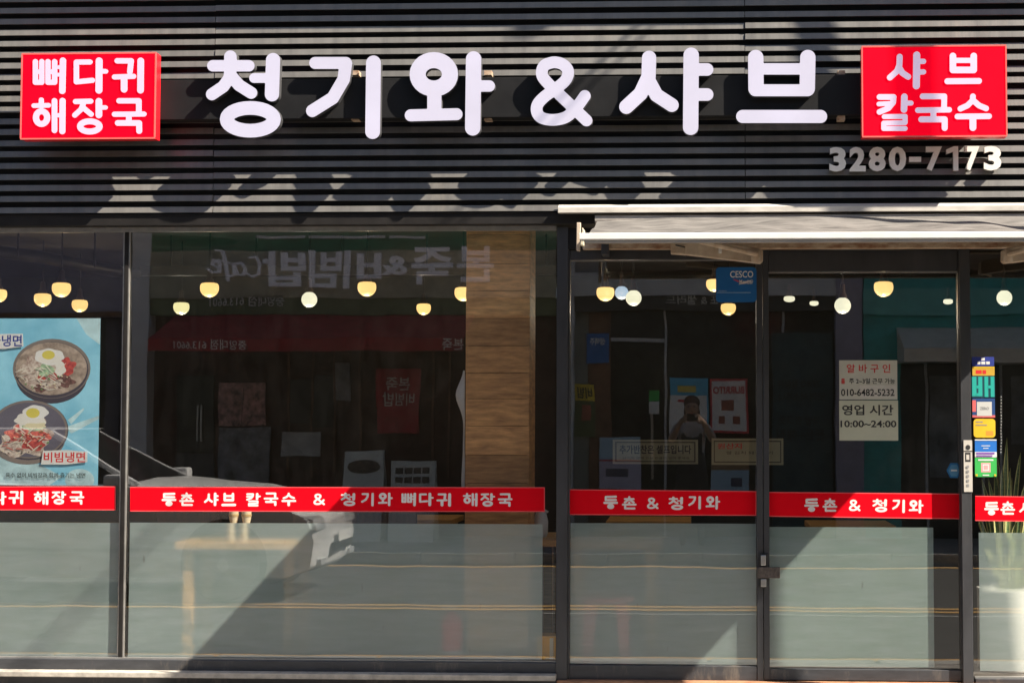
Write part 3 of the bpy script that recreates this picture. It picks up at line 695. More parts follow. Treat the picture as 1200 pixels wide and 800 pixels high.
# ---- blue poster of two noodle bowls
I_SKY = mat('poster_blue', (0.32, 0.66, 0.82), rough=0.35, var=0.18, scale=4, col2=(0.20, 0.54, 0.74))
I_ICE = mat('poster_ice', (0.55, 0.78, 0.84), rough=0.35, var=0.2, scale=9)
I_WH = P('white', (0.80, 0.80, 0.78)); I_BOWL = P('bowl_steel', (0.24, 0.20, 0.18)); I_BOWLD = P('bowl_dark', (0.07, 0.06, 0.08))
I_BROTH = mat('broth', (0.42, 0.34, 0.28), rough=0.35, var=0.35, scale=28, col2=(0.26, 0.20, 0.16))
I_NOOD = mat('noodles', (0.66, 0.60, 0.52), rough=0.4, var=0.3, scale=45, col2=(0.30, 0.18, 0.15))
I_KIM = mat('kimchi', (0.50, 0.09, 0.07), rough=0.4, var=0.4, scale=60, col2=(0.30, 0.04, 0.05))
I_REDS = mat('spicy_sauce', (0.72, 0.20, 0.14), rough=0.4, var=0.4, scale=70, col2=(0.45, 0.06, 0.08))
I_CUC = mat('cucumber', (0.45, 0.62, 0.40), rough=0.4, var=0.3, scale=60); I_YOLK = P('yolk', (0.72, 0.62, 0.12)); I_EGG = P('egg_white', (0.80, 0.78, 0.72))
I_NAVY = P('navy', (0.03, 0.05, 0.30)); I_RED = P('red', (0.70, 0.03, 0.03)); I_BLK = P('black', (0.03, 0.03, 0.03)); I_MEAT = mat('beef', (0.20, 0.10, 0.09), rough=0.5, var=0.4, scale=60)
I_ORAN = P('orange', (0.75, 0.35, 0.05)); I_YEL = P('yellow', (0.85, 0.55, 0.03)); I_TEAL = P('teal', (0.02, 0.42, 0.36)); I_BLUE = P('blue', (0.01, 0.16, 0.50)); I_GREEN = P('green', (0.05, 0.50, 0.10)); I_PINK = P('pink', (0.80, 0.42, 0.42)); I_GREY = P('grey', (0.30, 0.30, 0.30)); I_CREAM = P('cream', (0.62, 0.60, 0.50))
# poster coordinates: u = (px + 68) / 184, v = (568 - py) / 195
def pu(x, y): return ((x + 68) / 184.0, (568 - y) / 195.0)
def pel(cx, cy, rx_, ry_, rot=0.0, n=36): return [pu(a, b) for a, b in reversed(ellipse(cx, cy, rx_, ry_, n, rot=rot))]
def blob(cx, cy, rx_, ry_, seed, am=0.15, n=40):
    rr = random.Random(seed); ph_ = [rr.uniform(0, 6.28) for _ in range(5)]
    o_ = []
    for k in range(n):
        t = -2 * PI * k / n; r = 1 + am * sum(math.sin((i + 3) * t + ph_[i]) for i in range(5)) / 2.2
        o_.append(pu(cx + rx_ * r * math.cos(t), cy + ry_ * r * math.sin(t)))
    return o_
sh = [(I_ICE, [pu(88, 373), pu(116, 373), pu(116, 404), pu(100, 392)][::-1]), (I_ICE, pel(95, 562, 17, 13)), (I_ICE, [pu(-10, 568), pu(60, 568), pu(75, 558), pu(40, 540), pu(0, 533), pu(-10, 540)][::-1]),
      (I_ICE, [pu(78, 500), pu(116, 487), pu(116, 491), pu(84, 508)][::-1]), (I_ICE, [pu(80, 492), pu(98, 478), pu(99, 480), pu(84, 497)][::-1])]
# upper bowl
sh += [(I_BOWLD, pel(60, 441, 42, 32)), (I_BOWL, pel(60, 432, 45.5, 35)), (I_BOWLD, pel(60, 433.5, 43, 33)), (I_BROTH, pel(59.5, 432, 42, 31)),
       (I_NOOD, blob(45, 432, 21, 14, 1)), (I_NOOD, blob(50, 448, 20, 10, 2)), (I_KIM, blob(77, 430, 10, 11, 3)), (I_MEAT, blob(73, 447, 13, 8, 4)), (I_MEAT, blob(47, 455, 7, 5, 5)),
       (I_KIM, blob(56, 443, 12, 7, 6)), (I_NOOD, blob(60, 450, 12, 6, 12, 0.25)), (I_CUC, blob(53, 434, 10, 7, 7)), (I_EGG, blob(70, 432, 6, 9, 8)), (I_WH, blob(57, 418, 17, 9.5, 9, 0.07)), (I_EGG, blob(58, 421, 14, 5, 19, 0.05)), (I_YOLK, pel(56, 416, 7.5, 5.2))]
# lower bowl
sh += [(I_BOWL, pel(33, 512, 45, 32)), (I_BOWLD, pel(35, 504, 46, 35)), (I_BOWL, pel(35, 503, 45, 34)), (P('bowl_inside', (0.14, 0.13, 0.17)), pel(35, 503.5, 42.5, 32)),
       (I_NOOD, blob(28, 520, 29, 15, 21)), (I_NOOD, blob(38, 505, 22, 16, 22)), (I_REDS, blob(34, 508, 25, 11, 23)), (I_KIM, blob(40, 520, 14, 8, 24)), (I_EGG, blob(36, 493, 18, 9, 25, 0.1)),
       (I_CUC, blob(40, 501, 14, 4, 26)), (P('pale_radish', (0.75, 0.68, 0.45)), blob(42, 499, 13, 3.5, 27)), (I_WH, blob(42, 483, 15, 8, 28, 0.05)), (I_YOLK, pel(39, 484, 8, 5.8)),
       (I_REDS, blob(30, 514, 16, 4, 31, 0.3)), (I_NOOD, blob(20, 527, 14, 4, 32, 0.3))]
rq = random.Random(11)
I_STR = P('noodle_strand', (0.78, 0.72, 0.62)); I_GRN = P('spring_onion', (0.12, 0.32, 0.08)); I_SES = P('sesame', (0.80, 0.70, 0.45)); I_DRK = P('seaweed', (0.08, 0.07, 0.06))
top_n = len(sh)
for cx_, cy_, rx_, ry_, nn in ((50, 440, 30, 18, 60), (28, 520, 30, 13, 45), (36, 507, 24, 9, 40)):
    for i in range(nn):
        t_ = rq.uniform(0, 6.28); q_ = math.sqrt(rq.random()); kind_ = rq.choice([I_STR, I_STR, I_BROTH, I_KIM if cy_ > 500 else I_STR, I_GRN, I_SES, I_DRK])
        if kind_ in (I_STR, I_BROTH, I_KIM): l_, w_ = rq.uniform(3, 7), 0.55
        else: l_, w_ = rq.uniform(0.8, 1.6), rq.uniform(0.5, 0.9)
        px_, py_ = cx_ + rx_ * q_ * math.cos(t_), cy_ + ry_ * q_ * math.sin(t_)
        if abs(px_ - 57) < 17 and abs(py_ - 418) < 10 or abs(px_ - 42) < 15 and abs(py_ - 484) < 9: continue
        sh.append((kind_, pel(px_, py_, l_, w_, rq.uniform(-0.9, 0.9), 10)))
sh += [(I_WH, [pu(50, 544), pu(52, 528), pu(80, 527), pu(104, 529), pu(104, 541), pu(80, 544)][::-1]), (I_WH, [pu(-40, 408), pu(-40, 392), pu(26, 391), pu(27, 406), pu(4, 409)][::-1])]
def tp(mt, s_, x0, x1, y0, y1, bo):  # pixel rect to fractions
    a, d = pu(x0, y0); b, c = pu(x1, y1); return (mt, s_, a, b, c, d, bo)
printed('noodle_poster', 'blue poster of two noodle bowls with boiled eggs behind the glass', 'poster', (-68, 116, 373, 568), 0.014, I_SKY, sh,
        [tp(I_RED, '비빔냉면', 53, 101.5, 529.5, 541.5, 0.018), tp(I_NAVY, '물냉면', -12, 25, 392.5, 406, 0.018), tp(I_BLK, '육수 없이 비빔장과 함께 즐기는 냉면', 9, 102, 553.5, 559.5, 0.01)], thick=0.003)

# ---- paper notices on the right door
I_PAPER = mat('notice_paper', (0.60, 0.60, 0.52), rough=0.7, var=0.05); I_PAPERY = mat('notice_paper_cream', (0.56, 0.57, 0.44), rough=0.7, var=0.05)
printed('paper_notice', 'upper white notice on the door with red job heading and phone number', 'notice', (983.5, 1051.5, 422, 468), -0.004, I_PAPER, [(P('tape', (0.66, 0.64, 0.58)), R4(0.35, 0.98, 0.06, 0.36))],
        [(I_RED, '알 바 구 인', 0.13, 0.88, 0.68, 0.90, 0.01), (I_RED, '홀', 0.03, 0.10, 0.40, 0.54, 0.02), (I_BLK, '주 2~3일 근무 가능', 0.17, 0.96, 0.40, 0.54, 0.012), (I_BLK, '010-6482-5232', 0.03, 0.95, 0.09, 0.27, 0.015)])
printed('paper_notice', 'lower cream notice on the door with opening hours 10:00 to 24:00', 'notice', (983.5, 1052.5, 469, 516), -0.004, I_PAPERY, [],
        [(I_BLK, '영업 시간', 0.05, 0.92, 0.63, 0.89, 0.022), (I_BLK, '10:00~24:00', 0.02, 0.97, 0.33, 0.50, 0.022)])
# ---- blue pest control sign
sx = []
printed('blue_sign_plate', 'blue square sign plate hanging at the top of the left door', 'sign', (839, 886.5, 313, 354), -0.045, P('plate_blue', (0.005, 0.13, 0.40)), [(P('pale_line', (0.35, 0.50, 0.65)), R4(0.02, 0.86, 0.265, 0.28)), (I_WH, [(0.55, 0.50), (0.72, 0.53), (0.92, 0.64), (0.70, 0.59)]), (P('rose', (0.5, 0.08, 0.15)), [(0.42, 0.64), (0.57, 0.56), (0.56, 0.62), (0.45, 0.66)])],
        [(I_WH, 'CESCO', 0.35, 0.92, 0.70, 0.89, 0.012), (I_WH, 'Member', 0.58, 0.92, 0.52, 0.64, 0.01), (P('pale_line', (0.35, 0.50, 0.65)), 'MEMBERS', 0.06, 0.26, 0.30, 0.335, 0.0)], thick=0.006, border=0.02)
# ---- stickers on the right window
def stick(label, px, base, shp, txt, br=0.004):
    return printed('sticker', label, 'sticker', px, -0.003, base, shp, txt, thick=0.0008, group='stickers in a column beside the right door', border=br)
stick('navy sticker at the top of the column right of the doors', (1139, 1165, 418, 429), I_NAVY, [(I_WH, R4(0.42, 0.58, 0.62, 0.9)), (I_WH, R4(0.25, 0.38, 0.2, 0.5)), (I_WH, R4(0.42, 0.6, 0.2, 0.5)), (I_WH, R4(0.64, 0.8, 0.2, 0.5))], [])
stick('orange sticker second from the top of the column', (1139.5, 1165.5, 429.5, 440), P('amber', (0.65, 0.40, 0.05)), [(I_RED, R4(0.15, 0.42, 0.2, 0.62)), (I_RED, R4(0.46, 0.62, 0.2, 0.62)), (I_YEL, R4(0.0, 1.0, 0.85, 1.0))], [])
stick('teal sticker with one big rounded syllable', (1138.5, 1166, 440.5, 465.5), P('dark_teal', (0.01, 0.07, 0.10)), [(I_TEAL, R4(*q)) for q in ((.03, .21, .06, .97), (.29, .46, .06, .97), (.2, .3, .42, .56), (.2, .3, .06, .2), (.55, .71, .02, .98), (.81, .97, .02, .98), (.7, .82, .42, .56))], [], 0.004)
stick('navy and red sticker with a white square label', (1139.5, 1166, 466.5, 489), P('deep_blue', (0.02, 0.07, 0.22)), [(P('coral', (0.75, 0.15, 0.15)), R4(0, 1, 0, 0.12)), (P('coral', (0.75, 0.15, 0.15)), R4(0.0, 0.16, 0.3, 0.9)), (P('paper', (0.62, 0.62, 0.60)), R4(0.2, 0.86, 0.08, 0.82))], [(I_GREY, 'ZERO', 0.33, 0.73, 0.40, 0.55, 0.02)])
stick('yellow sticker with rounded corners and a small orange seal', (1141, 1166.5, 490.5, 512.5), I_YEL, [(I_ORAN, R4(0.56, 0.9, 0.10, 0.36)), (I_GREY, R4(0.1, 0.42, 0.80, 0.86)), (I_GREY, R4(0.1, 0.62, 0.64, 0.69))], [], 0.018)
stick('blue sticker with white lines between the yellow and green ones', (1142.5, 1168, 514.5, 535.5), P('royal', (0.02, 0.18, 0.62)), [(I_WH, R4(0, 1, 0.0, 0.30)), (I_WH, R4(0.3, 0.7, 0.62, 0.66)), (I_WH, R4(0.38, 0.62, 0.48, 0.52)), (I_WH, R4(0, 1, 0.93, 1)), (P('violet_print', (0.25, 0.10, 0.45)), R4(0.06, 0.9, 0.17, 0.27)), (P('violet_print', (0.25, 0.10, 0.45)), R4(0.06, 0.8, 0.04, 0.12))], [])
stick('green sticker with a pink square at the bottom of the column', (1142.5, 1168, 536, 558.5), I_GREEN, [(I_PINK, R4(0.28, 0.72, 0.24, 0.74)), (I_WH, R4(0.36, 0.64, 0.32, 0.66)), (I_PINK, R4(0.4, 0.6, 0.38, 0.60)), (I_WH, R4(0.15, 0.85, 0.84, 0.92)), (I_WH, R4(0.35, 0.65, 0.06, 0.12)), (I_YEL, R4(0.03, 0.12, 0.04, 0.14)), (I_YEL, R4(0.88, 0.97, 0.04, 0.14))], [])
printed('label_sticker', 'narrow white instruction label stuck on the door post', 'sticker', (1129.5, 1139.5, 515.5, 576), -0.064, P('label_white', (0.62, 0.58, 0.52)), [(I_BLK, R4(0.15, 0.8, 0.58, 0.76)), (P('label_white', (0.62, 0.58, 0.52)), R4(0.3, 0.65, 0.62, 0.72)), (I_BLK, R4(0.0, 1.0, 0.775, 0.795)), (I_BLK, [(0.5 + 0.28 * math.cos(t * PI / 6), 0.86 + 0.05 * math.sin(t * PI / 6)) for t in range(12)])] + [(I_GREY, R4(0.3, 0.6, 0.10 + 0.09 * i, 0.15 + 0.09 * i)) for i in range(5)], [], thick=0.002)
hx = at(1118, 551, -0.002)
t = thing('security_sticker', 'small blue hexagonal security sticker low on the right door', 'sticker', tuple(hx))
MB().quad([(hx.x + 0.040 * math.cos(a * PI / 3), hx.z + 0.046 * math.sin(a * PI / 3)) for a in range(6)], -0.002, -0.0006).build('sheet', P('hex_blue', (0.01, 0.16, 0.40)), t)
m_ = MB(); m_.quad([(hx.x + 0.030 * math.cos(a * PI / 3), hx.z + 0.035 * math.sin(a * PI / 3)) for a in range(6)], -0.0024, -0.0021)
m_.build('inner_field', P('hex_pale', (0.10, 0.30, 0.50)), t)
m_ = MB().quad([(hx.x - 0.016, hx.z - 0.004), (hx.x + 0.016, hx.z - 0.004), (hx.x + 0.016, hx.z + 0.005), (hx.x - 0.016, hx.z + 0.005)], -0.0028, -0.0025); m_.build('print', I_WH, t)
t = thing('bead_string', 'string of small white beads hanging inside, right of the stickers', 'bead string', tuple(at(1174, 464, 0.03)))
m_ = MB()
for i in range(19):
    p = at(1173 + 0.2 * math.sin(i), 465 + 3.6 * i, 0.03); m_.ell((p.x, p.y, p.z), (0.004, 0.004, 0.004), 8, 6)
m_.build('beads', I_WH, t, smooth=True); MB().tube([at(1173, 463, 0.03), at(1173.2, 533, 0.03)], 0.0008, 5).build('thread', I_GREY, t)
# ================================================================== the room behind the glass
rm = thing('dining_room', 'dim dining room shell behind the windows', 'room', (-0.5, 3.5, 0))
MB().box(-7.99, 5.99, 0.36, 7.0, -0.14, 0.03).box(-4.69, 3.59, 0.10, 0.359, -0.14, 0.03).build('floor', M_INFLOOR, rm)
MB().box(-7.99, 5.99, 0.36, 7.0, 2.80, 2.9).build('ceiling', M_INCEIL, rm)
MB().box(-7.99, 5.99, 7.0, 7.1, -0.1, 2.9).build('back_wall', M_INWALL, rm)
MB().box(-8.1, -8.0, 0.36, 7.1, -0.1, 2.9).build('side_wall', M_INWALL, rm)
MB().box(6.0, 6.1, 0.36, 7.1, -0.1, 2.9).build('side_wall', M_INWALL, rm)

# wooden pillar of planks
YP = 0.15
px0 = at(545.5, 450, YP).x; px1 = at(620.5, 450, YP).x
wp = thing('wooden_pillar', 'square pillar clad in horizontal wooden planks behind the widest window', 'pillar', ((px0 + px1) / 2, YP + 0.17, 0.03))
MB().box(px0 + 0.012, px1 - 0.012, YP + 0.014, YP + 0.34, 0.03, 2.799).build('core', M_DARKW, wp)
seams = [262, 275, 309, 341, 373, 405, 437, 467, 499, 533, 566, 598, 631, 664, 697, 730, 763, 800]
for i in range(len(seams) - 1):
    zt_, zb_ = at(583, seams[i], YP).z, at(583, seams[i + 1], YP).z
    if i == len(seams) - 2: zb_ = 0.031
    e = random.uniform(0, 0.003)
    MB().box(px0 + random.uniform(0, .002), px1 - random.uniform(0, .002), YP - e, YP + 0.0135, zb_ + 0.0012, zt_ - 0.0012).build('plank', M_WOOD, wp, bevel=0.0015)
for i in range(9):
    z_ = 0.031 + i * 0.30
    for xs, nm in ((px0, 0), (px1 - 0.0115, 1)):
        MB().box(xs, xs + 0.0115, YP + 0.0145, YP + 0.34, z_ + 0.001, min(z_ + 0.299, 2.79)).build('plank', M_WOOD, wp)
# white garment hanging on the left side of the pillar
ap = thing('hanging_apron', 'white apron hanging on the left side of the wooden pillar', 'apron', tuple(at(545, 440, YP + 0.1)))
vs = []; fs = []; N1, N2 = 26, 6
for l in (0, 1):
    for i in range(N1 + 1):
        v = i / N1; py = 434 + 150 * v
        wdt = 0.8 + 8.5 * math.exp(-((v - 0.19) / 0.12) ** 2) + 2.6 * v + 0.6 * math.sin(9 * v)
        for j in range(N2 + 1):
            u = j / N2; p = at(545.0 - wdt * (1 - (2 * u - 1) ** 2), py, YP + 0.06 + 0.18 * u)
            vs.append((p.x + 0.002 * l - 0.003, YP + 0.06 + 0.18 * u + 0.004 * math.sin(20 * v), p.z))
q0 = (N1 + 1) * (N2 + 1)
for i in range(N1):
    for j in range(N2):
        q = (i * (N2 + 1) + j, (i + 1) * (N2 + 1) + j, (i + 1) * (N2 + 1) + j + 1, i * (N2 + 1) + j + 1); fs += [q, tuple(x + q0 for x in reversed(q))]
MB().add(vs, fs).build('cloth', mat('white_cotton', (0.75, 0.73, 0.70), rough=0.9, var=0.06), ap, smooth=True)
MB().tube([(px0 - 0.012, YP + 0.15, at(545, 434, YP).z + 0.01), (px0 + 0.001, YP + 0.15, at(545, 434, YP).z + 0.02)], 0.004, 8).build('hook', M_STEEL, ap)

# pendant lamps: dome glowing below a dark cap, or round opal globe
def emi(name, col, s): return mat(name, (0.15, 0.14, 0.12), rough=0.4, var=0.02, emit=col, estr=s)
M_WARM = emi('warm_diffuser', (1.0, 0.62, 0.21), 0.56); M_PALE = emi('pale_diffuser', (0.86, 0.78, 0.38), 0.50); M_OPAL = emi('opal_globe', (0.82, 0.79, 0.57), 0.50); M_COOL = emi('cool_globe', (0.42, 0.56, 0.70), 0.45)
M_CAP = mat('lamp_cap', (0.05, 0.035, 0.03), rough=0.5, var=0.2)
def lamp(px, py, r, kind, label, tilt=0.0, cord=True):
    Rr = {'dome': 0.064, 'globe': 0.055, 'pale': 0.060, 'cool': 0.050, 'dish': 0.05}[kind]
    dist = Rr * F / r; Y = min(max(dist - D, 0.5), 6.6)
    if kind == 'dish': Y = 4.0
    Rr = r * (Y + D) / F
    c = at(px, py, Y); t = thing('pendant_lamp', label, 'lamp', tuple(c), 'pendant lamps hanging from the restaurant ceiling')
    M = {'dome': M_WARM, 'globe': M_OPAL, 'pale': M_PALE, 'cool': M_COOL, 'dish': M_OPAL}[kind]
    if kind in ('globe', 'cool'):
        MB().ell(c, (Rr, Rr, Rr), 20, 12).build('globe', M, t, smooth=True); top = Rr
    else:
        sq = 0.45 if kind == 'dish' else 0.95
        pr = [(0.002, -Rr * sq)] + [(Rr * math.cos(a), -Rr * sq * math.sin(a)) for a in [math.radians(x) for x in (75, 60, 45, 30, 15, 0)]] + [(Rr * 0.99, Rr * 0.22), (Rr * 0.94, Rr * 0.42), (Rr * 0.84, Rr * 0.54), (Rr * 0.6, Rr * 0.60), (0.002, Rr * 0.61)]
        MB().lathe(c, pr, 22).build('diffuser', M, t, smooth=True); top = Rr * 0.61
    MB().lathe((c.x, c.y, c.z + top), [(Rr * 0.52, -0.004), (Rr * 0.50, 0.014), (Rr * 0.32, 0.034), (Rr * 0.28, 0.085), (0.006, 0.095)], 14).build('cap', M_CAP, t, smooth=True)
    if kind != 'dish':
        pl = bpy.data.lights.new('lamp_light', 'POINT'); pl.energy = 0.9; pl.specular_factor = 0.2; pl.shadow_soft_size = 0.0; pl.color = (1.0, 0.72, 0.42) if kind == 'dome' else (1.0, 0.92, 0.75)
        po = bpy.data.objects.new('lamp_light', pl); COL.objects.link(po); po.parent = t; po.location = (0, 0, -Rr - 0.045)
    if cord: MB().tube([(c.x, c.y, c.z + top + 0.08), (c.x, c.y, 2.795)], 0.006, 6).build('cord', M_BLK, t)
    if tilt: 
        t.rotation_euler.y = tilt
    return t
lamp(-2, 345, 10, 'dome', 'warm lamp cut by the left edge of the photo')
lamp(50, 350, 10, 'dome', 'warm lamp above the blue poster, left of a higher one')
lamp(72, 338, 11, 'dome', 'warm lamp, highest above the blue poster')
lamp(93.5, 357, 9.3, 'dome', 'warm lamp, lowest above the blue poster, nearest the window mullion')
lamp(212.5, 360, 9.3, 'pale', 'pale greenish lamp right of the window mullion')
lamp(245.5, 338, 11, 'dome', 'warm lamp beside the pale one, first large one right of the mullion')
lamp(362.5, 351, 9.3, 'globe', 'white round globe lamp above the longest red strip')
lamp(430, 337, 11, 'dome', 'warm lamp between the white globe and the low small lamp')
lamp(496.5, 361, 8.5, 'dome', 'small low warm lamp left of the wooden pillar')
lamp(543, 343, 10.5, 'dome', 'warm lamp half hidden by the wooden pillar')
lamp(709.5, 343, 10.5, 'dome', 'warm lamp at the top left of the left door')
lamp(728.5, 343, 8, 'cool', 'small bluish white globe lamp between two others in the left door')
lamp(742.5, 349, 9.3, 'globe', 'pale globe lamp, third from the left in the left door')
lamp(837, 333, 9.5, 'dome', 'warm lamp half hidden at the left edge of the blue sign plate')
lamp(853.5, 361, 8.8, 'dome', 'warm lamp just below the blue sign plate')
lamp(925, 351, 6.5, 'dish', 'small shallow pale lamp at the top left of the right door', cord=False)
lamp(954, 356, 5.2, 'dish', 'tiny shallow pale lamp left of the white globe in the right door', cord=False)
lamp(987.5, 358, 9.6, 'globe', 'white globe lamp above the paper notices')
lamp(1035.5, 337, 11.3, 'dome', 'large warm lamp at the top of the right door')
lamp(1111, 354, 5.6, 'dish', 'tiny shallow pale lamp near the right edge of the right door', cord=False)
lamp(1177, 349, 9, 'globe', 'white globe lamp right of the doors')

# lighting track and duct under the ceiling
tr = thing('lighting_track', 'black lighting track running along the ceiling inside', 'lighting track', tuple(at(400, 320, 3.2)))
p, q = at(165, 320, 3.2), at(660, 324, 3.2)
MB().box(p.x, q.x, 3.17, 3.24, p.z - 0.02, p.z + 0.05).build('rail', M_BLK, tr)
for px in (200, 300, 400, 500, 640):
    p = at(px, 318, 3.2); MB().box(p.x - 0.006, p.x + 0.006, 3.2, 3.212, p.z + 0.02, 2.8).build('hanger', M_BLK, tr)
tr = thing('air_duct', 'dark sloping duct under the ceiling at the far left', 'duct', tuple(at(70, 310, 2.0)))
MB().tube([at(-60, 288, 2.0), at(40, 300, 2.2), at(160, 322, 3.0)], 0.045, 10).build('duct', M_BLK, tr, smooth=True)
MB().box(at(20, 290, 2.1).x, at(20, 290, 2.1).x + 0.01, 2.1, 2.11, at(20, 300, 2.1).z, 2.8).box(at(110, 290, 2.5).x, at(110, 290, 2.5).x + 0.01, 2.5, 2.51, at(110, 313, 2.5).z, 2.8).build('hanger', M_BLK, tr)

# tables, chairs
def table(px0, px1, Y, label, dz=0.72, dep=0.62):
    z_ = dz; x0, x1 = at(px0, 640, Y).x, at(px1, 640, Y).x
    t = thing('dining_table', label, 'table', ((x0 + x1) / 2, Y + dep / 2, 0.03), 'wooden tables inside')
    MB().box(x0, x1, Y, Y + dep, z_ - 0.04, z_).build('tabletop', M_TABLE, t, bevel=0.004)
    for xx in (x0 + 0.04, x1 - 0.09):
        for yy in (Y + 0.05, Y + dep - 0.10): MB().box(xx, xx + 0.05, yy, yy + 0.05, 0.031, z_ - 0.041).build('leg', M_TABLE, t)
    return t
zt0 = 0.74
table(207, 352, 0.22, 'orange wooden table against the widest window, showing blurred through the frosted film', at(300, 635, 0.22).z)
table(664, 776, 0.46, 'orange wooden table behind the left glass door', at(700, 634, 0.46).z)
table(628, 655, 0.30, 'orange wooden table edge between the pillar and the door post', at(645, 632, 0.30).z)
for px, Y in ((240, 1.6), (430, 1.5), (480, 2.9), (60, 1.8), (760, 2.8), (1000, 2.4)): table(px - 50, px + 50, Y, {240: 'far wooden table behind the left part of the widest window', 430: 'far wooden table left of the pillar, in the second row', 480: 'far wooden table left of the pillar, in the third row', 60: 'far wooden table behind the blue poster', 760: 'far wooden table deep behind the left door', 1000: 'far wooden table behind the right door'}[px])
def chair(x, y, rot, label):
    t = thing('dining_chair', label, 'chair', (x, y, 0.03), 'dark dining chairs inside'); c, s = math.cos(rot), math.sin(rot)
    def b(x0, x1, y0, y1, z0, z1): 
        m_ = MB().box(x0, x1, y0, y1, z0, z1); m_.v = [(x + a * c - b_ * s, y + a * s + b_ * c, z_) for a, b_, z_ in m_.v]; return m_
    b(-0.2, 0.2, -0.2, 0.2, 0.44, 0.48).build('seat', M_DARKW, t, bevel=0.01)
    b(-0.2, 0.2, 0.17, 0.2, 0.62, 0.88).build('backrest', M_DARKW, t, bevel=0.01)
    for sx in (-0.19, 0.155):
        b(sx, sx + 0.035, -0.19, -0.155, 0.03, 0.439).build('leg', M_DARKW, t); b(sx, sx + 0.035, 0.165, 0.2, 0.03, 0.619).build('leg', M_DARKW, t)
p = at(395, 600, 1.3); chair(p.x, 1.15, PI, 'dark chair before the second row table left of the pillar')
p = at(460, 600, 1.3); chair(p.x, 1.2, PI, 'dark chair beside the second row table, nearest the pillar')
p = at(235, 600, 1.3); chair(p.x, 1.25, PI, 'dark chair before the far left table')
# cups on the near table
for px, l in ((272.5, 'cream tumbler on the near table, left of its twin'), (287.5, 'cream tumbler on the near table, right of its twin')):
    p = at(px, 634, 0.30); z_ = at(300, 635, 0.22).z + 0.001
    t = thing('tumbler', l, 'cup', (p.x, 0.32, z_), 'cream tumblers on the table')
    MB().lathe((p.x, 0.32, z_), [(0.020, 0), (0.022, 0.004), (0.020, 0.10), (0.026, 0.13), (0.027, 0.165), (0.02, 0.168)], 18).build('body', P('cup_cream', (0.72, 0.62, 0.42)), t, smooth=True)
    MB().lathe((p.x, 0.32, z_), [(0.0215, 0.135), (0.029, 0.137), (0.029, 0.15), (0.0215, 0.152)], 18).build('band', P('cup_band', (0.5, 0.35, 0.15)), t, smooth=True)
p = at(633, 605, 0.45); t = thing('kettle', 'small white kettle beside the pillar above the film', 'kettle', (p.x, 0.5, at(645, 632, 0.30).z))
MB().lathe((p.x, 0.5, at(645, 632, 0.30).z + 0.001), [(0.03, 0), (0.04, 0.02), (0.042, 0.09), (0.03, 0.14), (0.012, 0.155)], 18).build('body', P('kettle_white', (0.7, 0.7, 0.68)), t, smooth=True)
MB().tube([(p.x - 0.03, 0.5, at(633, 606, 0.5).z), (p.x, 0.5, at(633, 594, 0.5).z), (p.x + 0.04, 0.5, at(633, 600, 0.5).z)], 0.008, 8).build('handle', P('kettle_white', (0.7, 0.7, 0.68)), t, smooth=True)

# fire extinguisher behind the film
p = at(530, 775, 0.10); t = thing('fire_extinguisher', 'red fire extinguisher standing behind the film left of the pillar', 'extinguisher', (p.x, 0.10, 0.031))
zt_ = at(530, 716, 0.10).z; hh = zt_ - 0.03
M_XR = mat('extinguisher_red', (0.88, 0.012, 0.018), rough=0.3, var=0.05)
MB().lathe((p.x, 0.10, 0.031), [(0.056, 0), (0.062, 0.01), (0.062, hh * 0.80), (0.052, hh * 0.90), (0.025, hh * 0.97), (0.022, hh)], 24).build('cylinder', M_XR, t, smooth=True)
MB().lathe((p.x, 0.10, 0.031), [(0.0625, hh * .35), (0.0632, hh * .351), (0.0632, hh * .42), (0.0625, hh * .421)], 24).build('label_band', I_WH, t)
MB().box(p.x - 0.05, p.x + 0.02, 0.09, 0.11, 0.031 + hh, 0.031 + hh + 0.035).build('valve', M_STEEL, t, bevel=0.004)
MB().tube([(p.x + 0.02, 0.10, hh + 0.04), (p.x + 0.075, 0.10, hh), (p.x + 0.07, 0.10, 0.12)], 0.008, 8).build('hose', M_BLK, t, smooth=True)
# red plastic stool, blurred behind the left door
p = at(711, 770, 0.20); t = thing('plastic_stool', 'dusty pink red plastic stool behind the film of the left door', 'stool', (p.x, 0.24, 0.031))
M_ST = mat('stool_plastic', (0.85, 0.16, 0.15), rough=0.45, var=0.08); zs_ = at(711, 690, 0.35).z
MB().lathe((p.x, 0.24, 0.031), [(0.13, zs_ - 0.09), (0.15, zs_ - 0.08), (0.15, zs_ - 0.055), (0.14, zs_ - 0.05), (0.002, zs_ - 0.05)], 26).build('seat', M_ST, t, smooth=True)
for a in range(4):
    x_, y_ = math.cos(a * PI / 2 + PI / 4), math.sin(a * PI / 2 + PI / 4)
    MB().tube([(p.x + x_ * 0.12, 0.24 + y_ * 0.12, zs_ - 0.04), (p.x + x_ * 0.155, 0.24 + y_ * 0.155, 0.032)], [0.045, 0.035], 4).build('leg', M_ST, t)
# carton at the post
a, b, c, d = rx(640, 651, 745, 776, 0.03); t = thing('orange_carton', 'orange carton with a white label, low beside the door post', 'carton', ((a + b) / 2, 0.1, c))
MB().box(a - 0.05, b + 0.02, 0.03, 0.18, c, d).build('box', P('carton_orange', (0.75, 0.38, 0.06)), t, bevel=0.002)
MB().box(b - 0.032, b - 0.012, 0.028, 0.0295, c + 0.02, d - 0.01).build('label', P('carton_label', (0.7, 0.62, 0.45)), t)

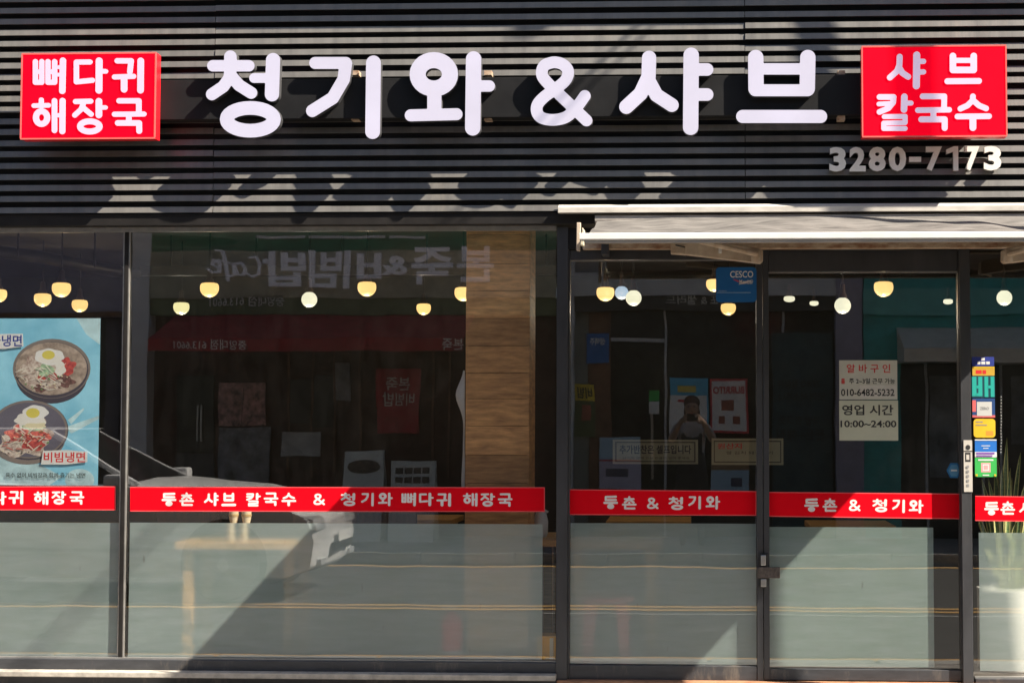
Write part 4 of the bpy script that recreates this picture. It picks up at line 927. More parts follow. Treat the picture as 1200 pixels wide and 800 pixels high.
# planter and snake plant
pc = at(1188, 740, 0.30); PR = at(1226, 740, 0.30).x - pc.x
PR = (at(1215, 740, 0.50).x - at(1148, 740, 0.50).x) / 2; pcx = (at(1215, 740, 0.50).x + at(1148, 740, 0.50).x) / 2
pt = at(1170, 690, 0.40).z
t = thing('planter', 'tall white cylindrical planter behind the film, right of the doors', 'planter', (pcx, 0.40 + PR, 0.031))
pcy = 0.40 + PR
MB().lathe((pcx, pcy, 0.031), [(PR * 0.92, 0), (PR, 0.02), (PR, pt - 0.05), (PR * 1.02, pt - 0.035), (PR * 0.9, pt - 0.03), (PR * 0.88, pt - 0.07), (0.002, pt - 0.07)], 40).build('pot', mat('planter_white', (0.86, 0.85, 0.78), rough=0.45, var=0.04), t, smooth=True)
MB().lathe((pcx, pcy, 0.031 + pt - 0.07), [(PR * 0.87, 0.001), (PR * 0.6, 0.012), (0.002, 0.016)], 24).build('soil', mat('soil', (0.06, 0.04, 0.03), rough=0.95, var=0.3, scale=60), t)
sp = thing('snake_plant', 'snake plant with long yellow edged leaves in the white planter', 'plant', (pcx, pcy, pt - 0.02))
M_LEAF = mat('snake_leaf', (0.13, 0.19, 0.07), rough=0.45, var=0.35, scale=9, stretch=(1, 1, 9), col2=(0.05, 0.10, 0.04)); M_LEDGE = mat('snake_leaf_edge', (0.62, 0.60, 0.26), rough=0.45, var=0.15)
tips = [(1180, 513, 1176), (1196, 530, 1186), (1166, 552, 1172), (1173, 560, 1178), (1184, 548, 1180), (1150, 585, 1168), (1157, 600, 1170), (1204, 560, 1190), (1152, 640, 1166), (1172, 660, 1176), (1190, 575, 1186), (1215, 545, 1200), (1163, 575, 1171), (1146, 612, 1164), (1209, 600, 1195), (1226, 570, 1205), (1235, 600, 1208), (1188, 620, 1184), (1148, 660, 1163)]
rr = random.Random(5)
tips += [(1158, 560, 1172), (1168, 530, 1178), (1178, 590, 1182), (1192, 610, 1184), (1143, 600, 1163), (1160, 640, 1170), (1199, 590, 1190), (1175, 545, 1174), (1206, 640, 1194), (1186, 560, 1178), (1150, 560, 1168)]
for i, (tx_, ty_, bx_) in enumerate(tips):
    Yb = pcy - PR * 0.35 + PR * 0.7 * rr.random(); Yb = max(Yb, 0.3)
    tip = at(tx_, ty_, max(Yb - 0.05 * rr.random(), 0.05)); b0 = at(bx_, 694, Yb); b0.z = pt - 0.03; b0.x = pcx + (b0.x - pcx) * 0.8
    ctrl = (tip + b0) / 2 + Vector(((b0.x - tip.x) * 0.25, 0, 0.10))
    wd = 0.013 + 0.007 * rr.random(); tw = rr.uniform(-0.6, 0.6); n = 12; V1 = []; 
    for k in range(n + 1):
        s_ = k / n; c_ = b0 * (1 - s_) ** 2 + ctrl * 2 * s_ * (1 - s_) + tip * s_ * s_
        w_ = wd * (0.45 + 1.6 * s_ - 0.9 * s_ * s_) * (1 - s_ ** 5) + 0.0006
        a_ = tw * s_; d_ = Vector((math.cos(a_), math.sin(a_), 0))
        V1.append([tuple(c_ - d_ * w_), tuple(c_ - d_ * w_ * 0.62 + Vector((0, 0.003, 0))), tuple(c_ + Vector((0, 0.006, 0))), tuple(c_ + d_ * w_ * 0.62 + Vector((0, 0.003, 0))), tuple(c_ + d_ * w_)])
    m_ = MB(); vs = [v for row in V1 for v in row]; off = len(vs); vs += [(a, b + 0.0015, c) for a, b, c in vs]
    f0 = []; f1 = []
    for k in range(n):
        for j in range(4):
            q = (k * 5 + j, k * 5 + j + 1, (k + 1) * 5 + j + 1, (k + 1) * 5 + j); (f1 if j in (0, 3) else f0).extend([q, tuple(x + off for x in reversed(q))])
    m_.add(vs, f0); m_.m(1).add([], []); 
    m_.f += f1; m_.mi += [1] * len(f1)
    m_.build('leaf', [M_LEAF, M_LEDGE], sp, smooth=True)

# interior posters and boards
M_INK = P('menu_ink', (0.05, 0.04, 0.04))
printed('notice_board', 'cream framed notice about self service side dishes, behind the left door', 'notice', (718, 818, 515, 543.5), 0.9, P('board_cream', (0.34, 0.31, 0.20)), [(P('board_line', (0.10, 0.08, 0.05)), R4(0.03, 0.97, 0.08, 0.92)), (P('board_cream', (0.34, 0.31, 0.20)), R4(0.045, 0.955, 0.13, 0.87))], [(M_INK, '추가반찬은 셀프입니다', 0.08, 0.92, 0.42, 0.78, 0.02), (M_INK, '남기지 않게 드실 만큼만 덜어 주세요', 0.12, 0.9, 0.20, 0.30, 0.0)], thick=0.01)
printed('notice_board', 'cream framed notice hanging behind the gap between the two door leaves', 'notice', (834, 918, 513.5, 544.5), 0.9, P('board_cream', (0.34, 0.31, 0.20)), [(P('board_line', (0.10, 0.08, 0.05)), R4(0.03, 0.97, 0.08, 0.92)), (P('board_cream', (0.34, 0.31, 0.20)), R4(0.045, 0.955, 0.13, 0.87))], [(I_RED, '원산지', 0.08, 0.42, 0.6, 0.82, 0.02), (M_INK, '쌀 김치 돼지고기', 0.2, 0.85, 0.40, 0.52, 0.0)], thick=0.01)

# ================================================================== across the street
YO = -11.2   # the fronts opposite
def rz(px0, px1, py0, py1, dist):
    a, b, c, d = rx(px0, px1, py0, py1, dist); return a, b, c, d
M_GREENF = mat('green_fascia', (0.025, 0.20, 0.11), rough=0.5, var=0.15); M_OLIVE = mat('olive_band', (0.17, 0.20, 0.10), rough=0.6, var=0.15)
M_BAND = mat('sign_band', (0.46, 0.43, 0.32), rough=0.6, var=0.15); M_MAROON = mat('maroon_canvas', (0.36, 0.02, 0.035), rough=0.8, var=0.15)
M_SHOPD = mat('brown_shopfront', (0.09, 0.035, 0.028), rough=0.5, var=0.3); M_WHP = mat('white_pillar', (0.82, 0.80, 0.82), rough=0.7, var=0.1)
M_VIOLET = mat('violet_grey_wall', (0.38, 0.35, 0.44), rough=0.8, var=0.1); M_TEAL = mat('teal_panel', (0.05, 0.42, 0.40), rough=0.5, var=0.15)
M_GREYB = mat('grey_band', (0.62, 0.62, 0.64), rough=0.7, var=0.1); M_DGLASS = mat('dark_shop_glass', (0.02, 0.025, 0.03), rough=0.1, var=0.2)
M_SIGNW = mat('white_sign_letters', (0.80, 0.78, 0.82), rough=0.4, var=0.03, emit=(0.85, 0.85, 1.0), estr=0.07); M_BEIGE = mat('beige_awning', (0.72, 0.67, 0.58), rough=0.85, var=0.12); M_BRICKW = mat('brown_cladding', (0.20, 0.10, 0.06), rough=0.7, var=0.25)
PB = 0.0
def OB(mb, px, Y, dep=0.1, zmin=None, zmax=None):
    a, b, c, d = rz(*px, -Y); c = zmin if zmin is not None else max(c, 0.001); d = zmax if zmax is not None else d
    return mb.box(a, b, Y - dep, Y, c, d)
def shop(name, label, px0, px1, loc): 
    a = at((px0 + px1) / 2, 500, -YO); return thing(name, label, 'building', (a.x, YO - 1, 0))
# block behind everything
ob = thing('opposite_block', 'long two storey block across the street, seen mirrored in the glass', 'building', (0, YO - 3, 0))
MB().box(-22, 22, YO - 8, YO - 0.60, 0, 7.5).build('wall', M_FACADE, ob)
for i in range(13):
    MB().box(-20 + i * 3.1, -18.4 + i * 3.1, YO - 0.62, YO - 0.585, 4.9, 6.4).build('window', M_DGLASS, ob)

# rice porridge shop
s1 = shop('mirrored_green_shop', 'green and maroon restaurant front mirrored in the left windows', 165, 640, 0)
MB().box(*rz(173, 652, 200, 296, -YO)[:2], YO - 0.55, YO - 0.02, rz(173, 652, 200, 296, -YO)[2], 4.4).build('fascia', M_GREENF, s1)
OB(MB(), (173, 652, 293.5, 349), YO, 0.4).build('sign_band', M_BAND, s1)
OB(MB(), (173, 652, 349.3, 369), YO - 0.03, 0.4).build('lower_band', M_OLIVE, s1)
for x0_, x1_ in ((300, 358), (362, 450), (455, 498)): OB(MB(), (x0_, x1_, 276, 279), YO + 0.0, 0.03).build('trim', M_WHP, s1)
# letters, placed by where their mirror images stand (right to left)
def refl_text(mb, s_, px, Y, bold=0.02, depth=0.05):
    a, b, c, d = rz(*px, -Y); mb.sides = False; put_text(mb, s_, a, b, c, d, Y, bold=bold, depth=depth, back=True)
for s_, px in (('본', (536, 578, 288, 329)), ('죽', (481, 531, 289, 334)), ('&', (447, 475, 300, 322)), ('비', (403, 446, 293, 337)), ('빔', (361, 399, 292, 336)), ('밥', (307, 356, 294, 335))):
    m_ = MB(); refl_text(m_, s_, px, YO + 0.08, 0.018, 0.07); m_.build('letter', M_SIGNW, s1)
# script cafe: strokes
def script(strokes, px, Y, r):
    g = glyph([(st, r) for st in strokes], 2.2); m_ = MB()
    def fn(u, v):
        p = at(px[1] - u * (px[1] - px[0]) / 100, px[2] + v * (px[3] - px[2]) / 100, -Y); return p.x, p.z
    V, Fc, B = g; Pn = [fn(*p) for p in V]
    m_.add([(p[0], Y, p[1]) for p in Pn], Fc); m_.add([(p[0], Y, p[1]) for p in Pn] + [(p[0], Y - 0.06, p[1]) for p in Pn], [(b_, a_, a_ + len(Pn), b_ + len(Pn)) for a_, b_ in B]); return m_
script([[(22, 25), (10, 22), (2, 45), (4, 78), (16, 88), (28, 74)], [(50, 45), (38, 40), (30, 60), (34, 82), (46, 78), (52, 45), (50, 80), (58, 84)], [(82, 5), (70, 8), (66, 40), (62, 98)], [(60, 42), (78, 36)], [(76, 62), (90, 50), (86, 36), (76, 46), (78, 72), (92, 74), (100, 64)]], (243, 304, 292, 328), YO + 0.08, 2.6).build('script_lettering', M_SIGNW, s1)
m_ = MB(); refl_text(m_, '중앙대점 613.6601', (245, 333, 346, 360), YO + 0.0, 0.01, 0.0); m_.build('small_lettering', mat('grey_lettering', (0.75, 0.75, 0.72), rough=0.6), s1)
aa = rz(180, 545, 370, 409, 10.4)
ma = MB(); z1_, z0_ = rz(180, 545, 369, 409, 11.1)[3], rz(180, 545, 396, 409, 10.2)[3]
ma.add([(aa[0], YO - 0.02, z1_), (aa[1], YO - 0.02, z1_), (aa[1], -10.2, z0_), (aa[0], -10.2, z0_), (aa[0], YO - 0.02, z1_ - 0.04), (aa[1], YO - 0.02, z1_ - 0.04), (aa[1], -10.2, z0_ - 0.03), (aa[0], -10.2, z0_ - 0.03)], [(0, 1, 2, 3), (7, 6, 5, 4), (0, 3, 7, 4), (2, 1, 5, 6), (3, 2, 6, 7)])
ma.build('awning', M_MAROON, s1)
zz = rz(180, 545, 397, 411, 10.2); MB().box(aa[0], aa[1], -10.22, -10.195, zz[2], zz[3] - 0.005).build('valance', M_MAROON, s1)
m_ = MB(); refl_text(m_, '중앙대점 613.6601', (203, 288, 398, 409), -10.19, 0.01, 0.0); m_.build('valance_lettering', mat('grey_lettering', (0.75, 0.75, 0.72)), s1)
m_ = MB(); refl_text(m_, '본죽', (518, 543, 396, 410), -10.19, 0.01, 0.0); m_.build('valance_lettering', mat('grey_lettering', (0.75, 0.75, 0.72)), s1)
OB(MB(), (173, 652, 369.3, 640), YO - 0.25, 0.3, zmin=0.0).build('front_wall', M_SHOPD, s1)
OB(MB(), (207, 250, 440, 530), YO - 0.2, 0.05).build('door', M_DGLASS, s1)
for x_ in (231, 235): OB(MB(), (x_, x_ + 1.6, 474, 516), YO - 0.14, 0.03).build('door_handle', M_STEEL, s1)
OB(MB(), (205, 250, 531, 580), YO - 0.2, 0.05).build('kick_panel', mat('kick_panel_grey', (0.10, 0.09, 0.09)), s1)
for i, x_ in enumerate((256, 284)):
    OB(MB(), (x_, x_ + 27, 449, 498), YO - 0.19, 0.02).build('menu_panel', mat('menu_panel_red', (0.50, 0.28, 0.25), var=0.7, scale=12, col2=(0.06, 0.03, 0.03)), s1)
OB(MB(), (255, 316, 500, 590), YO - 0.19, 0.02).build('menu_panel', mat('menu_panel_grey', (0.26, 0.26, 0.28), var=0.5, scale=5), s1)
for x_ in (337, 364, 390, 420, 506, 525): OB(MB(), (x_, x_ + 2.2, 412, 560), YO - 0.18, 0.04).build('window_bar', M_BRICKW, s1)
OB(MB(), (340, 364, 445, 495), YO - 0.2, 0.02).build('window', M_DGLASS, s1); OB(MB(), (367, 390, 440, 500), YO - 0.2, 0.02).build('window', M_DGLASS, s1)
OB(MB(), (390, 411, 425, 470), YO - 0.19, 0.02).build('window', mat('pale_window', (0.35, 0.35, 0.37), var=0.3), s1)
OB(MB(), (441, 492, 432, 508), YO - 0.14, 0.04).build('banner', mat('red_banner', (0.45, 0.03, 0.05), rough=0.6), s1)
m_ = MB(); refl_text(m_, '본죽', (452, 480, 442, 456), YO - 0.13, 0.01, 0.0); refl_text(m_, '비빔밥', (448, 486, 459, 474), YO - 0.13, 0.01, 0.0); m_.build('banner_lettering', mat('grey_lettering', (0.75, 0.75, 0.72)), s1)
OB(MB(), (330, 376, 506, 534), YO - 0.1, 0.03).build('wall_plate', mat('grey_plate', (0.5, 0.5, 0.5), var=0.2), s1)
# A-boards before it
for px, l in (((398, 446, 528, 612), 'pale folding board with an oval picture, before the maroon shop'), ((455, 508, 540, 615), 'white folding board with small food pictures, before the maroon shop')):
    a, b, c, d = rz(*px, 10.4); t = thing('sandwich_board', l, 'sign board', ((a + b) / 2, -10.4, 0.001))
    MB().add([(a, -10.4, 0.001), (b, -10.4, 0.001), (b, -10.6, d), (a, -10.6, d), (a, -10.44, 0.001), (b, -10.44, 0.001), (b, -10.63, d), (a, -10.63, d)], [(0, 3, 2, 1), (4, 5, 6, 7), (0, 1, 5, 4), (1, 2, 6, 5), (2, 3, 7, 6), (3, 0, 4, 7)]).build('panel', mat('board_pale', (0.70, 0.73, 0.70), var=0.1), t)
    MB().add([(a, -10.85, 0.001), (b, -10.85, 0.001), (b, -10.64, d), (a, -10.64, d), (a, -10.89, 0.001), (b, -10.89, 0.001), (b, -10.67, d), (a, -10.67, d)], [(0, 1, 2, 3), (7, 6, 5, 4), (0, 4, 5, 1), (1, 5, 6, 2), (2, 6, 7, 3), (3, 7, 4, 0)]).build('rear_panel', mat('board_pale', (0.42, 0.44, 0.42), var=0.1), t)
    m_ = MB()
    def onb(u, v, e=0.004): return (a + (b - a) * u, -10.4 - 0.2 * v + e, 0.001 + d * v)
    if 'oval' in l: m_.add([onb(0.5 + 0.42 * math.cos(k * PI / 12), 0.82 + 0.08 * math.sin(k * PI / 12)) for k in range(24)], [tuple(range(24))])
    else:
        for i in range(4):
            for j in range(2): m_.add([onb(0.1 + 0.2 * i, 0.84 - 0.12 * j), onb(0.27 + 0.2 * i, 0.84 - 0.12 * j), onb(0.27 + 0.2 * i, 0.92 - 0.12 * j), onb(0.1 + 0.2 * i, 0.92 - 0.12 * j)], [(3, 2, 1, 0)])
    m_.build('picture', mat('board_picture', (0.12, 0.09, 0.07), var=0.6, scale=20), t)
# pillars and walls between the shops
def wallpiece(name, label, px, Y, dep, m, top=3.9):
    a, b, _, _ = rz(px[0], px[1], 300, 600, -Y); t = thing(name, label, 'wall', ((a + b) / 2, Y - dep / 2, 0)); MB().box(a, b, Y - dep, Y, 0, top).build('shaft', m, t)
    MB().box(a - 0.02, b + 0.02, Y - dep, Y + 0.02, 0.0, 0.12).build('plinth', M_KERB, t); return t
wallpiece('street_pillar', 'white pillar mirrored just right of the left mullion', (152, 172.5), YO + 0.02, 0.5, M_WHP)
wallpiece('street_pillar', 'grey white pillar mirrored beside the door post', (652.5, 672), YO + 0.02, 0.5, M_GREYB)
wallpiece('street_pillar', 'grey pillar mirrored behind the paper notices', (980, 1011), YO + 0.02, 0.5, M_VIOLET)
s0 = shop('mirrored_grey_shop', 'violet grey shop front mirrored over the blue poster', -150, 151, 0)
OB(MB(), (-400, 151.5, 180, 372), YO, 0.4).build('fascia', M_VIOLET, s0)
OB(MB(), (-400, 151.5, 372.3, 640), YO - 0.3, 0.2, zmin=0).build('shop_window', M_DGLASS, s0)
OB(MB(), (-400, 151.5, 366, 371), YO + 0.06, 0.05).build('ledge', M_BRICKW, s0)
OB(MB(), (122, 139, 373, 640), YO - 0.1, 0.1, zmin=0).build('post', mat('dark_violet_post', (0.10, 0.09, 0.12)), s0)
# burrito shop
s2 = shop('mirrored_burrito_shop', 'grey banded shop front with posters mirrored in the left door', 672, 980, 0)
OB(MB(), (672.5, 979.5, 180, 318), YO - 0.1, 0.3).build('upper_wall', mat('upper_grey', (0.28, 0.26, 0.25)), s2)
OB(MB(), (672.5, 979.5, 318.3, 346), YO, 0.4).build('sign_band', M_GREYB, s2)
OB(MB(), (672.5, 979.5, 346.3, 364), YO - 0.05, 0.4).build('lower_band', mat('dark_band', (0.05, 0.05, 0.055)), s2)
m_ = MB(); refl_text(m_, '브리또 & 샐러드', (781, 868, 346, 357), YO - 0.04, 0.01, 0.0); m_.build('small_lettering', mat('grey_lettering', (0.75, 0.75, 0.72)), s2)
OB(MB(), (672.5, 979.5, 364.3, 640), YO - 0.25, 0.3, zmin=0).build('front_wall', M_DGLASS, s2)
OB(MB(), (672.5, 690, 364.5, 640), YO - 0.22, 0.02, zmin=0).build('side_panel', mat('pale_green_panel', (0.25, 0.27, 0.25)), s2)
OB(MB(), (690.5, 716, 364.5, 640), YO - 0.2, 0.04, zmin=0).build('side_panel', M_BRICKW, s2)
for px in (778, 886, 916): OB(MB(), (px, px + 2.6, 364.5, 640), YO - 0.2, 0.05, zmin=0).build('door_frame', M_GREYB, s2)
OB(MB(), (716.5, 777.5, 396, 400), YO - 0.2, 0.05).build('door_frame', M_GREYB, s2)
OB(MB(), (763, 765.5, 458, 560), YO - 0.15, 0.03).build('door_handle', M_STEEL, s2)
OB(MB(), (761, 772, 458, 470), YO - 0.14, 0.03).build('door_plate', I_GREEN, s2); OB(MB(), (761, 772, 470.3, 485), YO - 0.14, 0.03).build('door_plate', I_WH, s2)
def rposter(label, px, base, shp, txt, Y=None):
    Y = Y or YO - 0.18
    a, b, c, d = rz(*px, -Y); t = thing('street_poster', label, 'poster', ((a + b) / 2, Y, c), 'posters mirrored from the shop opposite'); MB().box(a, b, Y - 0.02, Y, c, d).build('sheet', base, t)
    ms = []; m_ = MB()
    for k, (mt, (u0, u1, v0, v1)) in enumerate(shp):
        if mt not in ms: ms.append(mt)
        m_.m(ms.index(mt)); yy = Y + 0.001 * (k + 1)
        m_.add([(b - u0 * (b - a), yy, c + v0 * (d - c)), (b - u1 * (b - a), yy, c + v0 * (d - c)), (b - u1 * (b - a), yy, c + v1 * (d - c)), (b - u0 * (b - a), yy, c + v1 * (d - c))], [(0, 1, 2, 3)])
    yy = Y + 0.001 * (len(shp) + 2)
    for mt, s_, u0, u1, v0, v1 in txt:
        if mt not in ms: ms.append(mt)
        m_.m(ms.index(mt)); put_text(m_, s_, b - u1 * (b - a), b - u0 * (b - a), c + v0 * (d - c), c + v1 * (d - c), yy, bold=0.03, back=True)
    if m_.v: m_.build('print', ms, t)
    return t
PW = P('poster_white', (0.88, 0.86, 0.83)); PR_ = P('poster_red', (0.70, 0.05, 0.07)); PBL = P('poster_sky', (0.10, 0.50, 0.75)); PBD = P('poster_deep_blue', (0.02, 0.16, 0.48))
rposter('white poster with a red border and large red title', (832, 877, 443, 507), PR_, [(PW, (0.05, 0.95, 0.04, 0.96)), (P('food_red', (0.40, 0.12, 0.08)), (0.35, 0.70, 0.40, 0.60)), (P('food_red', (0.40, 0.12, 0.08)), (0.20, 0.38, 0.16, 0.30)), (P('food_red', (0.40, 0.12, 0.08)), (0.60, 0.78, 0.16, 0.30))], [(PR_, 'BURRITO', 0.08, 0.92, 0.72, 0.86)])
rposter('blue topped poster left of the red bordered one', (784, 830, 442, 509), PW, [(PBL, (0.0, 1.0, 0.68, 1.0)), (PBL, (0.0, 0.04, 0, 0.68)), (PR_, (0.3, 0.8, 0.55, 0.6)), (P('poster_gold', (0.8, 0.65, 0.15)), (0.3, 0.8, 0.74, 0.86))], [])
rposter('deep blue poster high on the brown side panel', (688, 714, 391, 426), PBD, [], [(PW, '생맥주', 0.15, 0.85, 0.6, 0.85)])
rposter('pale blue poster low beside the door opposite', (702, 751, 513, 572), P('poster_pale_blue', (0.42, 0.60, 0.74)), [(P('poster_violet', (0.56, 0.53, 0.68)), (0, 1, 0, 0.55)), (PR_, (0, 1, 0.54, 0.57)), (P('poster_dark', (0.08, 0.08, 0.14)), (0.3, 0.85, 0.25, 0.4))], [])
rposter('orange brown poster low right of the photographer', (833, 878, 513, 575), P('poster_brown', (0.35, 0.22, 0.12)), [(P('poster_pale_blue', (0.42, 0.60, 0.74)), (0, 1, 0, 0.4)), (P('poster_dark', (0.08, 0.08, 0.14)), (0.2, 0.5, 0.08, 0.25))], [])
rposter('yellow topped food poster beside the door post', (671, 697, 450, 512), P('poster_food', (0.10, 0.14, 0.06)), [(P('poster_yellow', (0.80, 0.62, 0.06)), (0, 1, 0.68, 1)), (P('food_red', (0.40, 0.12, 0.08)), (0.2, 0.6, 0.3, 0.6))], [(I_BLK, '비빔', 0.1, 0.8, 0.72, 0.94)])
# teal shop
s3 = shop('mirrored_teal_shop', 'teal shop front with a beige awning mirrored in the right door', 1011, 1330, 0)
OB(MB(), (1011.5, 1500, 180, 424), YO, 0.4).build('fascia', M_TEAL, s3)
OB(MB(), (1011.5, 1500, 338, 368), YO + 0.05, 0.045).build('fascia_band', mat('pale_teal', (0.16, 0.52, 0.48)), s3)
OB(MB(), (1011.5, 1056, 424.3, 640), YO - 0.05, 0.3, zmin=0).build('teal_wall', M_TEAL, s3)
OB(MB(), (1056.3, 1500, 424.3, 640), YO - 0.3, 0.2, zmin=0).build('shop_window', M_DGLASS, s3)
a, b, c, d = rz(1058, 1500, 392, 424, 10.6)
MB().add([(a, YO + 0.001, d + 0.12), (b, YO + 0.001, d + 0.12), (b, -10.5, c + 0.16), (a, -10.5, c + 0.16), (a, -10.5, c), (b, -10.5, c), (a, YO + 0.001, c), (b, YO + 0.001, c)], [(0, 1, 2, 3), (3, 2, 5, 4), (4, 5, 7, 6), (0, 3, 4, 6)]).build('awning', M_BEIGE, s3)
for px in (1085, 1150, 1172, 1230): OB(MB(), (px, px + 3, 425, 600), YO - 0.28, 0.04, zmin=0).build('window_frame', M_GREYB, s3)
OB(MB(), (1090, 1128, 440, 560), YO - 0.27, 0.02).build('window_sheet', mat('pale_display', (0.24, 0.26, 0.28), var=0.5, scale=3), s3)
OB(MB(), (1186, 1240, 440, 520), YO - 0.27, 0.02).build('window_sheet', mat('pale_display', (0.24, 0.26, 0.28)), s3)
m_ = MB(); refl_text(m_, 'COFFEE', (1096, 1128, 500, 512), YO - 0.26, 0.02, 0.0)
m_ = MB()
sZ = thing('teal_shop_panel', 'dark teal window panel with mirrored lettering left of the paper notices', 'panel', (at(940, 480, -YO).x, YO, 0))
OB(MB(), (905, 976, 390, 640), YO - 0.12, 0.04, zmin=0).build('panel', mat('dark_teal_glass', (0.02, 0.07, 0.09), rough=0.3), sZ)
m_ = MB()
for s_, px in (('ZERO 칼칼한', (910, 963, 444, 455)), ('모여서소주나', (910, 968, 460, 470)), ('국밥 한그릇', (912, 962, 487, 497)), ('든든~해짐', (910, 968, 502, 515))): refl_text(m_, s_, px, YO - 0.115, 0.02, 0.0)
m_.build('lettering', mat('panel_lettering', (0.005, 0.01, 0.015)), sZ)

# ---- parked white car
def car():
    Yn = -5.15; xf = rf(377, 640, -Yn).x; Lc, Wd = 4.25, 1.72; z0 = -0.12
    t = thing('parked_car', 'white hatchback on the road, mirrored low in the left windows', 'car', (xf - Lc / 2, Yn - Wd / 2, z0))
    M_CW = mat('car_white', (0.78, 0.78, 0.78), rough=0.22, var=0.03, spec=0.6); M_CG = mat('car_glass', (0.02, 0.022, 0.025), rough=0.05, var=0.1)
    prof = [(-4.2, 0.32), (-4.25, 0.55), (-4.2, 0.92), (-4.1, 1.0), (-3.0, 0.99), (-1.55, 0.97), (-0.75, 0.90), (-0.28, 0.80), (-0.05, 0.68), (0.0, 0.50), (-0.03, 0.28), (-0.25, 0.20), (-4.0, 0.2)]
    secs = [(-Wd / 2, 0.93, 0.0), (-Wd / 2 + 0.03, 1, 0.0), (-Wd / 2 + 0.12, 1, 0.03), (0, 1.0, 0.05), (Wd / 2 - 0.12, 1, 0.03), (Wd / 2 - 0.03, 1, 0.0), (Wd / 2, 0.93, 0.0)]
    vs = []; fs = []; n = len(prof)
    for y, s, up in secs:
        q = abs(y) / (Wd / 2)
        for x, z in prof:
            xx = -Lc / 2 + (x + Lc / 2) * (1 - 0.045 * q ** 4) if x > -2 else -Lc / 2 + (x + Lc / 2) * (1 - 0.03 * q ** 4)
            zz = 0.55 + (z - 0.55) * s + (up if z > 0.75 else 0); vs.append((xf + xx, Yn - Wd / 2 + y, z0 + zz))
    for i in range(len(secs) - 1):
        for k in range(n): fs.append((i * n + k, i * n + (k + 1) % n, (i + 1) * n + (k + 1) % n, (i + 1) * n + k))
    fs.append(tuple(range(n))); fs.append(tuple(range((len(secs) - 1) * n + n - 1, (len(secs) - 1) * n - 1, -1)))
    MB().add(vs, fs).build('body', M_CW, t, smooth=True, bevel=0.025)
    cab = [(-4.15, 0.985), (-3.9, 1.36), (-2.45, 1.43), (-1.6, 0.97)]
    def cabin(sc, w0, w1, zlo, zhi, name, mt):
        vs = []
        for y, f_ in ((-1, 0), (1, 0)):
            for x, z in cab:
                ww = w0 if z < 1.1 else w1; vs.append((xf + x * 1, Yn - Wd / 2 + y * ww, z0 + z))
        MB().add(vs, [(0, 1, 2, 3), (7, 6, 5, 4), (0, 4, 5, 1), (1, 5, 6, 2), (2, 6, 7, 3), (3, 7, 4, 0)]).build(name, mt, t, bevel=0.02)
    cabin(1, 0.80, 0.60, 0, 0, 'windows', M_CG)
    cy = Yn - Wd / 2
    MB().quad([(xf - 3.95, z0 + 1.375), (xf - 2.45, z0 + 1.44), (xf - 2.4, z0 + 1.46), (xf - 3.2, z0 + 1.47), (xf - 3.97, z0 + 1.40)], cy - 0.6, cy + 0.6).build('roof', M_CW, t, smooth=True, bevel=0.02)
    for sg in (-1, 1):
        for (xa_, za_, xb_, zb_) in ((-1.6, 0.97, -2.45, 1.43), (-3.1, 0.98, -3.15, 1.43), (-4.15, 0.98, -3.9, 1.38)):
            MB().tube([(xf + xa_, cy + sg * 0.80, z0 + za_), (xf + xb_, cy + sg * 0.605, z0 + zb_)], 0.03 if sg > 0 else 0.008, 8).build('pillar', M_CW, t, smooth=True)
        for xc in (-0.84, -3.45):
            wy = cy + sg * (Wd / 2 - 0.07)
            w = MB().lathe((xf + xc, wy + 0.11, z0 + 0.31), [(0.20, -0.005), (0.30, 0.0), (0.315, 0.03), (0.315, 0.17), (0.30, 0.20), (0.2, 0.205)], 28, 'y').build('wheel', M_BLK, t, smooth=True)
            MB().lathe((xf + xc, wy + (0.12 if sg > 0 else -0.09), z0 + 0.31), [(0.002, -0.0), (0.05, 0.0), (0.06, 0.01), (0.06, 0.02), (0.002, 0.022)], 20, 'y').build('rim', M_STEEL, w, smooth=True)
            for kk in range(5):
                an = kk * 2 * PI / 5 + 0.3; ca, sa = math.cos(an), math.sin(an); yy = wy + (0.10 if sg > 0 else -0.11)
                MB().add([(xf + xc + ca * r_ - sa * q_, yy + dy_, z0 + 0.31 + sa * r_ + ca * q_) for dy_ in (0, 0.02) for r_, q_ in ((0.05, -0.03), (0.205, -0.022), (0.205, 0.022), (0.05, 0.03))], [(0, 1, 2, 3), (7, 6, 5, 4), (0, 4, 5, 1), (1, 5, 6, 2), (2, 6, 7, 3), (3, 7, 4, 0)]).build('spoke', mat('rim_grey', (0.12, 0.12, 0.12)), w)
            MB().lathe((xf + xc, cy + sg * (Wd / 2 - 0.003) + 0.008, z0 + 0.33), [(0.37, 0.0), (0.375, 0.001), (0.375, 0.015), (0.37, 0.016)], 30, 'y').build('wheel_arch', M_BLK, t)
        MB().quad([(xf - 0.42, z0 + 0.66), (xf - 0.05, z0 + 0.60), (xf - 0.08, z0 + 0.70), (xf - 0.40, z0 + 0.79)], cy + sg * 0.62 - 0.18, cy + sg * 0.62 + 0.215 * 1).build('headlight', mat('headlight', (0.75, 0.78, 0.80), rough=0.1, metal=0.3), t, bevel=0.01)
        MB().box(xf - 1.85, xf - 1.67, cy + sg * 0.93 - 0.09, cy + sg * 0.93 + 0.09, z0 + 0.96, z0 + 1.08).build('mirror', M_CW, t, bevel=0.03)
        MB().box(xf - 0.16, xf - 0.035, cy + sg * 0.62 - 0.1, cy + sg * 0.62 + 0.1, z0 + 0.30, z0 + 0.36).build('fog_light', mat('headlight', (0.75, 0.78, 0.80)), t, bevel=0.01)
    MB().box(xf - 0.02, xf + 0.012, cy - 0.38, cy + 0.38, z0 + 0.40, z0 + 0.47).build('grille', M_BLK, t)
